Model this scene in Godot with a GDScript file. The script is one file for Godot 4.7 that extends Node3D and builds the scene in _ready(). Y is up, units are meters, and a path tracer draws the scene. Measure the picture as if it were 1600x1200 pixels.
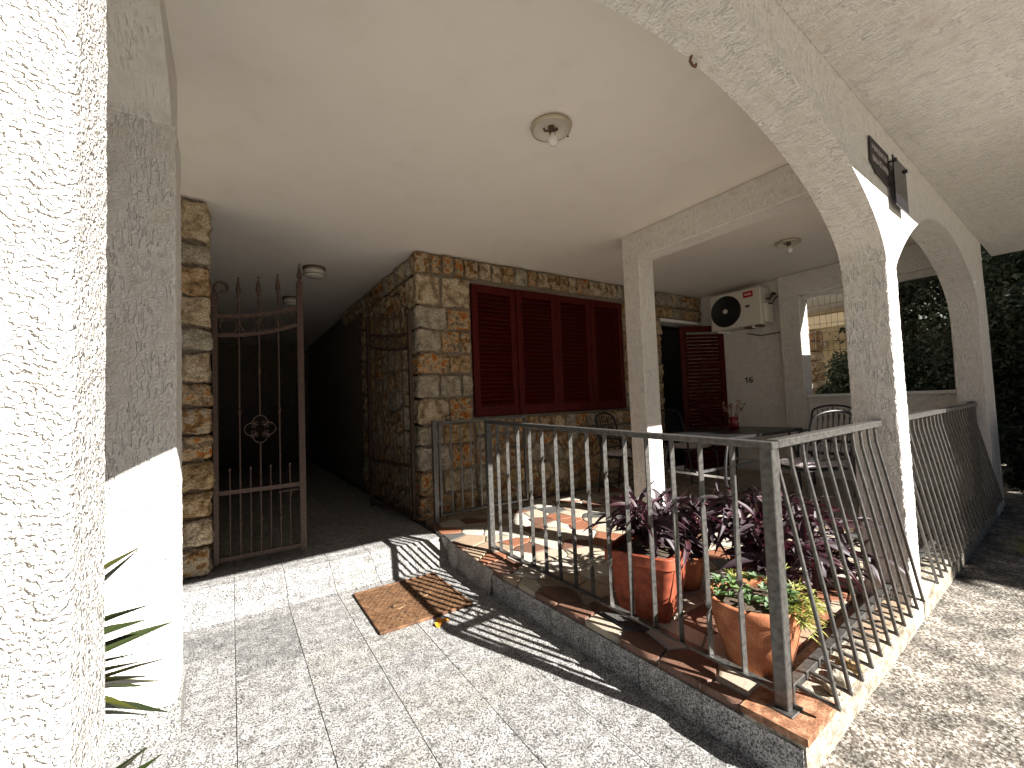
extends Node3D

var rng := RandomNumberGenerator.new()
var noise := FastNoiseLite.new()
var M := {}
var house: Node3D
const TH := 0.055          # the arcade stands a little askew to the house: depth gained per metre
const FLOOR_Y := 0.14      # entrance floor
const TERR_Y := 0.17       # terrace floor
const CEIL_Y := 2.85
const SOFFIT_Y := 2.72

# ---------------------------------------------------------------- helpers
func P(x: float, y: float, d: float) -> Vector3:      # d = depth away from the street
	return Vector3(x, y, -d)

func F(x: float, y: float, d: float) -> Vector3:      # x along the arcade, d behind its front face
	var c := 1.0 / sqrt(1.0 + TH * TH)
	var s := TH * c
	return P(1.5 + (x - 1.5) - d * s, y, 0.70 + (x - 1.5) * TH + d * c)

func C(r: float, g: float, b: float) -> Color:
	return Color(r, g, b).linear_to_srgb()

func new_st() -> SurfaceTool:
	var st := SurfaceTool.new()
	st.begin(Mesh.PRIMITIVE_TRIANGLES)
	return st

func tri(st: SurfaceTool, a: Vector3, b: Vector3, c: Vector3) -> void:   # counter-clockwise from outside
	st.add_vertex(a); st.add_vertex(c); st.add_vertex(b)

func quad(st: SurfaceTool, a: Vector3, b: Vector3, c: Vector3, d: Vector3) -> void:
	tri(st, a, b, c); tri(st, a, c, d)

func flat_on(st: SurfaceTool) -> void:
	st.set_smooth_group(-1)

func smooth_on(st: SurfaceTool) -> void:
	st.set_smooth_group(0)

func mesh_of(st: SurfaceTool) -> ArrayMesh:
	st.generate_normals()
	return st.commit()

func put(mesh: Mesh, called: String, mat: Material, parent: Node = self) -> MeshInstance3D:
	var o := MeshInstance3D.new()
	o.name = called
	o.mesh = mesh
	o.material_override = mat
	parent.add_child(o, true)
	return o

func obj(called: String, st: SurfaceTool, mat: Material, parent: Node = self) -> MeshInstance3D:
	return put(mesh_of(st), called, mat, parent)

func numbered(called: String) -> String:
	if not has_node(NodePath(called)):
		return called
	var k := 1
	while has_node(NodePath("%s_%03d" % [called, k])):
		k += 1
	return "%s_%03d" % [called, k]

func tag(o: Node, label: String, category: String, group := "") -> void:
	o.set_meta("label", label)
	o.set_meta("category", category)
	if group != "":
		o.set_meta("group", group)

func thing(called: String, label: String, category: String, at := Vector3.ZERO, turn := 0.0, group := "") -> Node3D:
	var o := Node3D.new()
	o.name = numbered(called)
	add_child(o)
	o.position = at
	o.rotation.y = turn
	tag(o, label, category, group)
	return o

func structure(o: Node) -> Node:
	o.set_meta("kind", "structure")
	return o

# chamfered box
func rbox(st: SurfaceTool, c: Vector3, s: Vector3, bev := 0.0, b := Basis()) -> void:
	var h := s * 0.5
	flat_on(st)
	if bev <= 0.0:
		var k: Array[Vector3] = []
		for i in 8:
			k.append(c + b * Vector3(h.x * (1 if i & 1 else -1), h.y * (1 if i & 2 else -1), h.z * (1 if i & 4 else -1)))
		quad(st, k[4], k[5], k[7], k[6]); quad(st, k[1], k[0], k[2], k[3])
		quad(st, k[5], k[1], k[3], k[7]); quad(st, k[0], k[4], k[6], k[2])
		quad(st, k[6], k[7], k[3], k[2]); quad(st, k[0], k[1], k[5], k[4])
		return
	bev = minf(bev, minf(h.x, minf(h.y, h.z)) * 0.9)
	var vx: Array = []
	for i in 8:
		var sg := Vector3(1 if i & 1 else -1, 1 if i & 2 else -1, 1 if i & 4 else -1)
		var row: Array[Vector3] = []
		for a in 3:
			var p := h - Vector3(bev, bev, bev)
			p[a] = h[a]
			row.append(c + b * (p * sg))
		vx.append(row)
	var faces := [[4, 5, 7, 6, 2], [1, 0, 2, 3, 2], [5, 1, 3, 7, 0], [0, 4, 6, 2, 0], [6, 7, 3, 2, 1], [0, 1, 5, 4, 1]]
	for f in faces:
		quad(st, vx[f[0]][f[4]], vx[f[1]][f[4]], vx[f[2]][f[4]], vx[f[3]][f[4]])
	# edges
	for a in 3:
		var a1 := (a + 1) % 3
		var a2 := (a + 2) % 3
		for s1 in 2:
			for s2 in 2:
				var i0 := (s1 << a1) | (s2 << a2)
				var i1 := i0 | (1 << a)
				var q := [vx[i0][a1], vx[i1][a1], vx[i1][a2], vx[i0][a2]]
				if (s1 == s2):
					quad(st, q[0], q[1], q[2], q[3])
				else:
					quad(st, q[3], q[2], q[1], q[0])
	for i in 8:
		var par := ((i & 1) + ((i >> 1) & 1) + ((i >> 2) & 1)) % 2
		if par == 1:
			tri(st, vx[i][0], vx[i][1], vx[i][2])
		else:
			tri(st, vx[i][0], vx[i][2], vx[i][1])

func box_at(called: String, lo: Vector3, hi: Vector3, mat: Material, parent: Node = self, bev := 0.0) -> MeshInstance3D:
	var st := new_st()
	rbox(st, (lo + hi) * 0.5, (hi - lo).abs(), bev)
	return obj(called, st, mat, parent)

# bar with rectangular section between two points; w across `side`, t along the other
func bar(st: SurfaceTool, a: Vector3, b: Vector3, w: float, t: float, side := Vector3.UP, bev := 0.0) -> void:
	var d := (b - a)
	var L := d.length()
	d = d / L
	if absf(d.dot(side)) > 0.98:
		side = Vector3(1, 0, 0) if absf(d.x) < 0.9 else Vector3(0, 0, 1)
	var sx := (side - d * side.dot(d)).normalized()
	var sy := d.cross(sx)
	rbox(st, (a + b) * 0.5, Vector3(w, t, L), bev, Basis(sx, sy, d))

func tube(st: SurfaceTool, pts: Array, r, sides := 8, caps := true) -> void:
	smooth_on(st)
	var n := pts.size()
	var rings: Array = []
	var nrm := Vector3.ZERO
	for i in n:
		var t: Vector3
		if i == 0: t = pts[1] - pts[0]
		elif i == n - 1: t = pts[i] - pts[i - 1]
		else: t = (pts[i + 1] - pts[i]).normalized() + (pts[i] - pts[i - 1]).normalized()
		t = t.normalized()
		if i == 0:
			nrm = t.cross(Vector3.UP if absf(t.y) < 0.9 else Vector3.RIGHT).normalized()
		else:
			nrm = (nrm - t * nrm.dot(t)).normalized()
		var bn := t.cross(nrm)
		var rr: float = r if (r is float or r is int) else r[i]
		var ring: Array[Vector3] = []
		for k in sides:
			var a := TAU * k / sides
			ring.append(pts[i] + (nrm * cos(a) + bn * sin(a)) * rr)
		rings.append(ring)
	for i in n - 1:
		for k in sides:
			var k2 := (k + 1) % sides
			quad(st, rings[i][k], rings[i][k2], rings[i + 1][k2], rings[i + 1][k])
	if caps:
		flat_on(st)
		for k in sides:
			var k2 := (k + 1) % sides
			tri(st, pts[0], rings[0][k2], rings[0][k])
			tri(st, pts[n - 1], rings[n - 1][k], rings[n - 1][k2])

func lathe(st: SurfaceTool, prof: Array, seg := 24, c := Vector3.ZERO, wob := 0.0) -> void:
	smooth_on(st)
	for i in prof.size() - 1:
		var p: Vector2 = prof[i]
		var q: Vector2 = prof[i + 1]
		for k in seg:
			var a := TAU * k / seg
			var b := TAU * (k + 1) / seg
			var ua := Vector3(cos(a), 0, -sin(a)) * (1.0 + wob * sin(a * 2.0))
			var ub := Vector3(cos(b), 0, -sin(b)) * (1.0 + wob * sin(b * 2.0))
			var p0 := c + ua * p.x + Vector3(0, p.y, 0)
			var p1 := c + ub * p.x + Vector3(0, p.y, 0)
			var q0 := c + ua * q.x + Vector3(0, q.y, 0)
			var q1 := c + ub * q.x + Vector3(0, q.y, 0)
			if p.x < 1e-5: tri(st, p0, q1, q0)
			elif q.x < 1e-5: tri(st, p0, p1, q0)
			else: quad(st, p0, p1, q1, q0)

# ---------------------------------------------------------------- stones
# pillow-shaped stone over a 2D polygon (x, y), bulging along z; centred on the polygon's centroid
func centroid(poly: PackedVector2Array) -> Vector2:
	var s := Vector2.ZERO
	for p in poly: s += p
	return s / poly.size()

func stone_mesh(poly: PackedVector2Array, c: Vector2, back: float, rise: float, rough: float, step := 0.034, sharp := 0.93) -> ArrayMesh:
	var ring := PackedVector2Array()
	for i in poly.size():
		var a := poly[i]
		var b := poly[(i + 1) % poly.size()]
		var k := maxi(1, int(ceil(a.distance_to(b) / step)))
		for j in k:
			ring.append(a.lerp(b, float(j) / k) - c)
	var n := ring.size()
	if Geometry2D.is_polygon_clockwise(ring):
		ring.reverse()
	var sc := [1.0, 1.0, sharp, 0.80, 0.58, 0.30]
	var zz := [-back, rise * 0.35, rise * 0.88, rise, rise, rise]
	var seed_off := Vector3(c.x * 31.0, c.y * 17.0, rise * 100.0)
	var rows: Array = []
	for i in 6:
		var row: Array[Vector3] = []
		for k in n:
			var p: Vector2 = ring[k] * sc[i]
			var nz := 0.0
			if i > 0:
				nz = noise.get_noise_3dv((Vector3(p.x, p.y, 0) * 9.0 + seed_off) * 10.0) * rough + noise.get_noise_3dv((Vector3(p.x, p.y, 0) * 31.0 + seed_off) * 10.0) * rough * 0.5
			if i == 1 or i == 0:
				p *= 1.0 + noise.get_noise_3dv((Vector3(p.x, p.y, 0) * 12.0 + seed_off) * 10.0) * rough * 0.8
			row.append(Vector3(p.x, p.y, zz[i] + nz))
		rows.append(row)
	var st := new_st()
	smooth_on(st)
	for i in 5:
		for k in n:
			var k2 := (k + 1) % n
			quad(st, rows[i][k], rows[i][k2], rows[i + 1][k2], rows[i + 1][k])
	var mid := Vector3(0, 0, rise + noise.get_noise_3dv(seed_off) * rough)
	for k in n:
		tri(st, rows[5][k], rows[5][(k + 1) % n], mid)
	return mesh_of(st)

# rough block with rounded arrises
func block_mesh(s: Vector3, rad: float, rough: float, off: float, n := 10) -> ArrayMesh:
	var st := new_st()
	smooth_on(st)
	var h := s * 0.5
	for ax in 3:
		for sg: int in [-1, 1]:
			var grid: Array = []
			for i in n + 1:
				var row: Array[Vector3] = []
				for j in n + 1:
					var p := Vector3.ZERO
					p[ax] = sg
					p[(ax + 1) % 3] = (2.0 * i / n - 1.0)
					p[(ax + 2) % 3] = (2.0 * j / n - 1.0)
					var q := p * h
					var inner := q.clamp(-h + Vector3.ONE * rad, h - Vector3.ONE * rad)
					var d := q - inner
					if d.length() > 1e-6:
						q = inner + d.normalized() * rad
					var nz := noise.get_noise_3dv(q * 75.0 + Vector3(off * 91.0, off * 37.0, off))
					var n2 := noise.get_noise_3dv(q * 220.0 + Vector3(off * 11.0, off * 57.0, off))
					q += q.normalized() * (nz * rough + n2 * rough * 0.4)
					row.append(q)
				grid.append(row)
			for i in n:
				for j in n:
					if sg > 0: quad(st, grid[i][j], grid[i + 1][j], grid[i + 1][j + 1], grid[i][j + 1])
					else: quad(st, grid[i][j + 1], grid[i + 1][j + 1], grid[i + 1][j], grid[i][j])
	return mesh_of(st)

func clip_half(poly: PackedVector2Array, m: Vector2, nn: Vector2) -> PackedVector2Array:   # keep (p - m) . nn <= 0
	var out := PackedVector2Array()
	var k := poly.size()
	for i in k:
		var a := poly[i]
		var b := poly[(i + 1) % k]
		var da := (a - m).dot(nn)
		var db := (b - m).dot(nn)
		if da <= 0.0: out.append(a)
		if (da < 0.0 and db > 0.0) or (da > 0.0 and db < 0.0):
			out.append(a.lerp(b, da / (da - db)))
	return out

func voronoi(pts: Array, bound: PackedVector2Array, reach: float) -> Array:
	var out: Array = []
	for i in pts.size():
		var c: Vector2 = pts[i]
		var poly := PackedVector2Array([c + Vector2(-reach, -reach), c + Vector2(reach, -reach), c + Vector2(reach, reach), c + Vector2(-reach, reach)])
		for j in pts.size():
			if j == i: continue
			var o: Vector2 = pts[j]
			if absf(o.x - c.x) > reach * 2.0 or absf(o.y - c.y) > reach * 2.0: continue
			poly = clip_half(poly, (c + o) * 0.5, o - c)
			if poly.size() < 3: break
		if poly.size() < 3: continue
		var cut := Geometry2D.intersect_polygons(poly, bound)
		if cut.size() > 0:
			out.append(cut[0])
	return out

func jitter_points(x0: float, x1: float, y0: float, y1: float, sx: float, sy: float, jit: float) -> Array:
	var out: Array = []
	var ny := int(ceil((y1 - y0) / sy))
	var nx := int(ceil((x1 - x0) / sx))
	for j in range(-1, ny + 1):
		for i in range(-1, nx + 1):
			out.append(Vector2(x0 + (i + 0.5 + (0.5 if j % 2 else 0.0)) * sx + rng.randf_range(-jit, jit) * sx, y0 + (j + 0.5) * sy + rng.randf_range(-jit, jit) * sy))
	return out

func inset(poly: PackedVector2Array, g: float) -> PackedVector2Array:
	var r := Geometry2D.offset_polygon(poly, -g, Geometry2D.JOIN_MITER)
	if r.size() == 0: return PackedVector2Array()
	return r[0]

# ---------------------------------------------------------------- rough rendered pier: closed rounded rectangle, vertical strokes
func stroke(p: Vector3) -> float:
	var a := noise.get_noise_3d(p.x * 420.0, p.y * 90.0, p.z * 420.0)
	var b := noise.get_noise_3d(p.x * 1500.0, p.y * 420.0, p.z * 1500.0 + 50.0)
	return a * 0.55 + b * 0.6

func pier_mesh(fn: Callable, x0: float, x1: float, d0: float, d1: float, y0: float, y1: float, rad: float, ds: float, dy: float, amp: float) -> ArrayMesh:
	# perimeter path seen from above, counter-clockwise from outside: front left -> front right -> back right -> back left
	var path: Array = []
	var cs := [[x1 - rad, d0 + rad, -90.0], [x1 - rad, d1 - rad, 0.0], [x0 + rad, d1 - rad, 90.0], [x0 + rad, d0 + rad, 180.0]]
	for i in 4:
		for k in 5:
			var a := deg_to_rad(cs[i][2] + 90.0 * k / 4.0)
			path.append([Vector2(cs[i][0] + cos(a) * rad, cs[i][1] + sin(a) * rad), Vector2(cos(a), sin(a))])
		var nx: Array = cs[(i + 1) % 4]
		var a2 := deg_to_rad(cs[i][2] + 90.0)
		var from := Vector2(cs[i][0] + cos(a2) * rad, cs[i][1] + sin(a2) * rad)
		var to := Vector2(nx[0] + cos(a2) * rad, nx[1] + sin(a2) * rad)
		var kk := maxi(1, int(from.distance_to(to) / ds))
		for k in range(1, kk):
			path.append([from.lerp(to, float(k) / kk), Vector2(cos(a2), sin(a2))])
	var ny := maxi(1, int((y1 - y0) / dy))
	var m := path.size()
	var verts := PackedVector3Array()
	for j in ny + 1:
		var y := y0 + (y1 - y0) * j / ny
		for i in m:
			var q: Vector2 = path[i][0]
			var nn: Vector2 = path[i][1]
			var e := stroke(Vector3(q.x, y, q.y)) * amp
			verts.append(fn.call(q.x + nn.x * e, y, q.y + nn.y * e))
	var idx := PackedInt32Array()
	for j in ny:
		for i in m:
			var i2 := (i + 1) % m
			var a := j * m + i
			var b := j * m + i2
			var c := (j + 1) * m + i2
			var d := (j + 1) * m + i
			idx.append_array(PackedInt32Array([a, c, b, a, d, c]))
	var arr := []
	arr.resize(Mesh.ARRAY_MAX)
	arr[Mesh.ARRAY_VERTEX] = verts
	arr[Mesh.ARRAY_INDEX] = idx
	var am := ArrayMesh.new()
	am.add_surface_from_arrays(Mesh.PRIMITIVE_TRIANGLES, arr)
	var st := SurfaceTool.new()
	st.create_from(am, 0)
	st.generate_normals()
	return st.commit()

# ---------------------------------------------------------------- textures and materials
func seamless(size: int, seed_n: int, freq: float, octaves := 3, h := 0, kind := FastNoiseLite.TYPE_SIMPLEX_SMOOTH) -> PackedByteArray:
	var f := FastNoiseLite.new()
	f.noise_type = kind
	f.seed = seed_n
	f.frequency = freq
	f.fractal_octaves = octaves
	if octaves <= 1: f.fractal_type = FastNoiseLite.FRACTAL_NONE
	if kind == FastNoiseLite.TYPE_CELLULAR:
		f.cellular_return_type = FastNoiseLite.RETURN_CELL_VALUE
		f.cellular_jitter = 1.0
	var img := f.get_seamless_image(size, size if h == 0 else h)
	img.convert(Image.FORMAT_L8)
	if h != 0 and h != size:
		img.resize(size, size, Image.INTERPOLATE_CUBIC)
	return img.get_data()

func gray_tex(size: int, data: PackedByteArray) -> ImageTexture:
	return ImageTexture.create_from_image(Image.create_from_data(size, size, false, Image.FORMAT_L8, data))

func rgb_tex(size: int, data: PackedByteArray) -> ImageTexture:
	return ImageTexture.create_from_image(Image.create_from_data(size, size, false, Image.FORMAT_RGB8, data))

func ramp_tex(size: int, src: PackedByteArray, stops: Array, mixin := PackedByteArray(), amount := 0.0) -> ImageTexture:
	# stops: [position, Color(linear)]
	var lut: Array = []
	for i in 256:
		var t := i / 255.0
		var col: Color = stops[0][1]
		for k in stops.size() - 1:
			var a: float = stops[k][0]
			var b: float = stops[k + 1][0]
			if t >= a:
				col = (stops[k][1] as Color).lerp(stops[k + 1][1], clampf((t - a) / maxf(b - a, 1e-4), 0, 1))
		var s := col.linear_to_srgb()
		lut.append([s.r * 255.0, s.g * 255.0, s.b * 255.0])
	var out := PackedByteArray()
	out.resize(size * size * 3)
	var has := mixin.size() > 0
	for i in size * size:
		var l: Array = lut[src[i]]
		var m := 1.0
		if has: m = 1.0 + (mixin[i] / 127.5 - 1.0) * amount
		out[i * 3] = int(clampf(l[0] * m, 0, 255))
		out[i * 3 + 1] = int(clampf(l[1] * m, 0, 255))
		out[i * 3 + 2] = int(clampf(l[2] * m, 0, 255))
	return rgb_tex(size, out)

func mat(color: Color, rough := 0.8, metal := 0.0) -> StandardMaterial3D:
	var m := StandardMaterial3D.new()
	m.albedo_color = color
	m.roughness = rough
	m.metallic = metal
	return m

func tri_map(m: StandardMaterial3D, scale: float, world := true) -> StandardMaterial3D:
	m.uv1_triplanar = true
	m.uv1_world_triplanar = world
	m.uv1_scale = Vector3.ONE * scale
	m.uv1_triplanar_sharpness = 6.0
	return m

func relief(m: StandardMaterial3D, t: Texture2D, cm: float) -> StandardMaterial3D:
	m.heightmap_enabled = true
	m.heightmap_texture = t
	m.heightmap_scale = cm
	return m

func make_materials() -> void:
	var N := 1024
	# stucco strokes, one metre across
	var fine := seamless(N, 11, 0.06, 3)
	var tall := seamless(N, 12, 0.05, 2, 200)
	var tall2 := seamless(N, 13, 0.014, 2, 200)
	var patch := seamless(N, 16, 0.005, 3)
	var sd := PackedByteArray()
	sd.resize(N * N)
	for i in N * N:
		var g := 0.60 + (fine[i] - 128) * 0.0013
		if tall[i] < 104: g -= minf((104 - tall[i]) * 0.022, 0.45) * (0.5 + fine[i] / 255.0) * clampf((patch[i] - 70) / 100.0, 0.15, 1.3)
		var t2 := absf(tall2[i] - 120.0)
		if t2 < 2.0: g -= (2.0 - t2) * 0.12 * fine[i] / 128.0
		sd[i] = int(clampf(g, 0.0, 1.0) * 255.0)
	var stucco_h := gray_tex(N, sd)
	var weather := ramp_tex(N, patch, [[0.0, Color(0.80, 0.77, 0.72)], [0.4, Color(0.95, 0.945, 0.93)], [1.0, Color(1, 1, 1)]])
	# the street pier is seen from arm's length: finer dashes and a few long trowel cracks
	var dash := seamless(N, 14, 0.045, 3)
	var crack := seamless(N, 15, 0.010, 2, 256)
	var nd := PackedByteArray()
	nd.resize(N * N)
	for i in N * N:
		var g := 0.62 + (dash[i] - 128) * 0.0030
		if dash[i] < 112: g -= minf((112 - dash[i]) * 0.012, 0.25)
		var t3 := absf(crack[i] - 120.0)
		if t3 < 2.2: g -= (2.2 - t3) * 0.16
		nd[i] = int(clampf(g, 0.0, 1.0) * 255.0)
	var near_h := gray_tex(N, nd)
	var st := tri_map(mat(C(0.78, 0.75, 0.71), 0.9), 1.25)
	M.stucco = relief(st, stucco_h, 1.6)
	var st1 := tri_map(mat(C(0.78, 0.75, 0.71), 0.9), 2.5)
	M.stucco_near = relief(st1, near_h, 1.0)
	var st2 := tri_map(mat(C(0.78, 0.75, 0.71), 0.9), 1.25)
	M.stucco_soft = relief(st2, stucco_h, 1.0)
	for sm2 in [st, st1, st2]: sm2.albedo_texture = weather
	# smooth ceiling paint
	var cl := seamless(512, 21, 0.012, 4)
	var ceil_m := tri_map(mat(Color.WHITE, 0.85), 0.45)
	ceil_m.albedo_texture = ramp_tex(512, cl, [[0.0, Color(0.80, 0.745, 0.665)], [0.35, Color(0.835, 0.785, 0.71)], [1.0, Color(0.85, 0.80, 0.725)]])
	M.ceiling = relief(ceil_m, gray_tex(512, seamless(512, 22, 0.03, 4)), 0.15)
	# speckled granite
	var g1 := seamless(N, 31, 0.15, 1, 0, FastNoiseLite.TYPE_CELLULAR)
	var g2 := seamless(N, 32, 0.006, 3)
	M.granite = tri_map(mat(Color.WHITE, 0.6), 1.55)
	M.granite.albedo_texture = ramp_tex(N, g1, [[0.0, Color(0.04, 0.04, 0.039)], [0.24, Color(0.07, 0.069, 0.067)], [0.34, Color(0.17, 0.167, 0.163)], [0.5, Color(0.26, 0.256, 0.25)], [0.64, Color(0.36, 0.355, 0.348)], [1.0, Color(0.46, 0.454, 0.445)]], g2, 0.16)
	M.granite_b = M.granite.duplicate()
	M.granite_b.albedo_color = Color(0.96, 0.96, 0.96)
	M.granite_b.uv1_offset = Vector3(0.37, 0.11, 0.63)
	M.granite_c = M.granite.duplicate()
	M.granite_c.albedo_color = Color(0.98, 0.975, 0.96)
	M.granite_c.uv1_offset = Vector3(0.71, 0.53, 0.23)
	M.granite_wet = M.granite.duplicate()
	M.granite_wet.albedo_color = Color(0.86, 0.865, 0.865)
	M.granite_wet.uv1_offset = Vector3(0.17, 0.83, 0.41)
	M.joint = mat(C(0.05, 0.047, 0.042), 0.95)
	# washed concrete yard
	var c1 := seamless(N, 41, 0.12, 1, 0, FastNoiseLite.TYPE_CELLULAR)
	var c2 := seamless(N, 42, 0.005, 4)
	M.concrete = tri_map(mat(Color.WHITE, 0.9), 1.0)
	M.concrete.albedo_texture = ramp_tex(N, c1, [[0.0, Color(0.05, 0.040, 0.030)], [0.25, Color(0.09, 0.076, 0.061)], [0.5, Color(0.16, 0.142, 0.12)], [0.75, Color(0.25, 0.228, 0.198)], [1.0, Color(0.36, 0.338, 0.305)]], c2, 0.38)
	relief(M.concrete, gray_tex(N, seamless(N, 45, 0.05, 4)), 0.5)
	M.ground = tri_map(mat(Color.WHITE, 0.95), 0.4)
	M.ground.albedo_texture = ramp_tex(512, seamless(512, 43, 0.03, 4), [[0.0, Color(0.12, 0.10, 0.07)], [1.0, Color(0.36, 0.32, 0.25)]])
	M.soil = tri_map(mat(Color.WHITE, 0.95), 2.0)
	M.soil.albedo_texture = ramp_tex(256, seamless(256, 44, 0.08, 3), [[0.0, Color(0.03, 0.02, 0.013)], [1.0, Color(0.13, 0.095, 0.065)]])
	# building stone
	var rockh := gray_tex(512, seamless(512, 51, 0.028, 5))
	var s1 := seamless(512, 52, 0.0075, 3)
	var s2 := seamless(512, 53, 0.010, 3)
	var sfine := seamless(512, 54, 0.07, 3)
	var ramps := [
		[[0.0, Color(0.103, 0.063, 0.030)], [0.35, Color(0.286, 0.206, 0.121)], [0.55, Color(0.435, 0.338, 0.217)], [1.0, Color(0.538, 0.446, 0.320)]],
		[[0.0, Color(0.092, 0.051, 0.023)], [0.36, Color(0.320, 0.229, 0.132)], [0.54, Color(0.458, 0.343, 0.211)], [0.60, Color(0.412, 0.172, 0.040)], [0.8, Color(0.343, 0.109, 0.018)], [1.0, Color(0.286, 0.086, 0.014)]],
		[[0.0, Color(0.137, 0.103, 0.066)], [0.45, Color(0.320, 0.268, 0.194)], [1.0, Color(0.480, 0.417, 0.326)]],
		[[0.0, Color(0.103, 0.057, 0.023)], [0.4, Color(0.343, 0.217, 0.098)], [0.6, Color(0.435, 0.304, 0.160)], [1.0, Color(0.526, 0.412, 0.268)]],
		[[0.0, Color(0.332, 0.258, 0.166)], [0.45, Color(0.435, 0.355, 0.246)], [0.56, Color(0.378, 0.217, 0.080)], [0.68, Color(0.229, 0.114, 0.040)], [1.0, Color(0.160, 0.080, 0.034)]]]
	M.stones = []
	for i in ramps.size():
		var sm := tri_map(mat(Color.WHITE, 0.92), 1.7 + 0.2 * i)
		sm.uv1_offset = Vector3(i * 0.23, i * 0.37, i * 0.11)
		sm.albedo_texture = ramp_tex(512, s1 if i % 2 == 0 else s2, ramps[i], sfine, 0.26)
		M.stones.append(relief(sm, rockh, 2.2))
	var mo := tri_map(mat(Color.WHITE, 0.95), 1.5)
	mo.albedo_texture = ramp_tex(256, seamless(256, 55, 0.05, 4), [[0.0, Color(0.13, 0.10, 0.072)], [1.0, Color(0.26, 0.215, 0.16)]])
	M.mortar = relief(mo, rockh, 0.8)
	# terrace paving: broken slabs of several marbles
	var pf := seamless(512, 61, 0.05, 4)
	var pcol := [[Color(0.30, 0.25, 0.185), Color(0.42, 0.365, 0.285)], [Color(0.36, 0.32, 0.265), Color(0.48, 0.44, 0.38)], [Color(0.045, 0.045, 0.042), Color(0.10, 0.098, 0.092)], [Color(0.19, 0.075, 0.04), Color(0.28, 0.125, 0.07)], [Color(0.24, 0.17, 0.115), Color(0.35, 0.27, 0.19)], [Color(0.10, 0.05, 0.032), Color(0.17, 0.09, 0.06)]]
	M.paving = []
	for i in pcol.size():
		var pm := tri_map(mat(Color.WHITE, 0.6), 2.5)
		pm.uv1_offset = Vector3(i * 0.31, 0, i * 0.17)
		pm.albedo_texture = ramp_tex(512, pf, [[0.2, pcol[i][0]], [0.8, pcol[i][1]]])
		M.paving.append(pm)
	M.paving_joint = mat(C(0.33, 0.30, 0.26), 0.95)
	M.kerb = relief(tri_map(mat(Color.WHITE, 0.92), 1.6), rockh, 0.7)
	M.kerb.albedo_texture = ramp_tex(512, s2, [[0.0, Color(0.12, 0.095, 0.065)], [0.4, Color(0.27, 0.235, 0.18)], [1.0, Color(0.40, 0.365, 0.30)]], sfine, 0.3)
	M.plaster_grey = relief(tri_map(mat(Color.WHITE, 0.9), 1.2), rockh, 0.5)
	M.plaster_grey.albedo_texture = ramp_tex(512, s1, [[0.0, Color(0.14, 0.13, 0.115)], [0.5, Color(0.33, 0.31, 0.28)], [1.0, Color(0.44, 0.42, 0.385)]], sfine, 0.25)
	# rusty corner slab
	M.slab = relief(tri_map(mat(Color.WHITE, 0.7), 3.0), rockh, 0.15)
	M.slab.albedo_texture = ramp_tex(512, s2, [[0.0, Color(0.10, 0.045, 0.02)], [0.45, Color(0.25, 0.115, 0.06)], [0.6, Color(0.33, 0.17, 0.095)], [1.0, Color(0.42, 0.25, 0.16)]], sfine, 0.3)
	# metals
	var mf := seamless(512, 71, 0.02, 5)
	M.steel = tri_map(mat(Color.WHITE, 0.42, 0.55), 3.0)
	M.steel.albedo_texture = ramp_tex(512, mf, [[0.0, Color(0.05, 0.048, 0.045)], [0.5, Color(0.105, 0.101, 0.094)], [0.75, Color(0.13, 0.126, 0.118)], [1.0, Color(0.15, 0.13, 0.11)]])
	M.iron = tri_map(mat(Color.WHITE, 0.55, 0.35), 4.0)
	M.iron.albedo_texture = ramp_tex(512, mf, [[0.0, Color(0.022, 0.012, 0.009)], [0.5, Color(0.065, 0.038, 0.028)], [1.0, Color(0.11, 0.066, 0.048)]])
	M.rust = tri_map(mat(Color.WHITE, 0.75, 0.2), 3.0)
	M.rust.albedo_texture = ramp_tex(512, s1, [[0.0, Color(0.045, 0.022, 0.012)], [0.5, Color(0.12, 0.058, 0.028)], [1.0, Color(0.25, 0.13, 0.06)]], sfine, 0.3)
	M.rust_rib = tri_map(mat(Color.WHITE, 0.6, 0.3), 3.0)
	M.rust_rib.albedo_texture = ramp_tex(512, s2, [[0.0, Color(0.09, 0.045, 0.022)], [0.5, Color(0.20, 0.115, 0.06)], [1.0, Color(0.32, 0.21, 0.12)]], sfine, 0.3)
	M.dark_metal = mat(C(0.03, 0.03, 0.03), 0.4, 0.4)
	M.table_glass = mat(C(0.016, 0.017, 0.017), 0.3, 0.0)
	M.table_glass.metallic_specular = 0.3
	M.chrome = mat(C(0.45, 0.45, 0.45), 0.35, 0.9)
	# red painted wood
	var wd := seamless(512, 81, 0.05, 3, 64)
	M.red_wood = tri_map(mat(Color.WHITE, 0.42), 2.0)
	M.red_wood.albedo_texture = ramp_tex(512, wd, [[0.0, Color(0.025, 0.0016, 0.0012)], [0.5, Color(0.058, 0.0032, 0.0022)], [1.0, Color(0.095, 0.007, 0.004)]])
	relief(M.red_wood, gray_tex(512, wd), 0.12)
	M.red_wood.metallic_specular = 0.28
	M.brown_wood = tri_map(mat(Color.WHITE, 0.5), 2.0)
	M.brown_wood.albedo_texture = ramp_tex(512, wd, [[0.0, Color(0.05, 0.026, 0.014)], [1.0, Color(0.13, 0.07, 0.036)]])
	M.dark_wood = mat(C(0.016, 0.010, 0.008), 0.7)
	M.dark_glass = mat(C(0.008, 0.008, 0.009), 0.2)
	# pots
	M.terracotta = tri_map(mat(Color.WHITE, 0.82), 3.0)
	M.terracotta.albedo_texture = ramp_tex(512, s1, [[0.0, Color(0.22, 0.075, 0.032)], [0.5, Color(0.36, 0.125, 0.052)], [1.0, Color(0.46, 0.20, 0.10)]], sfine, 0.15)
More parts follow.
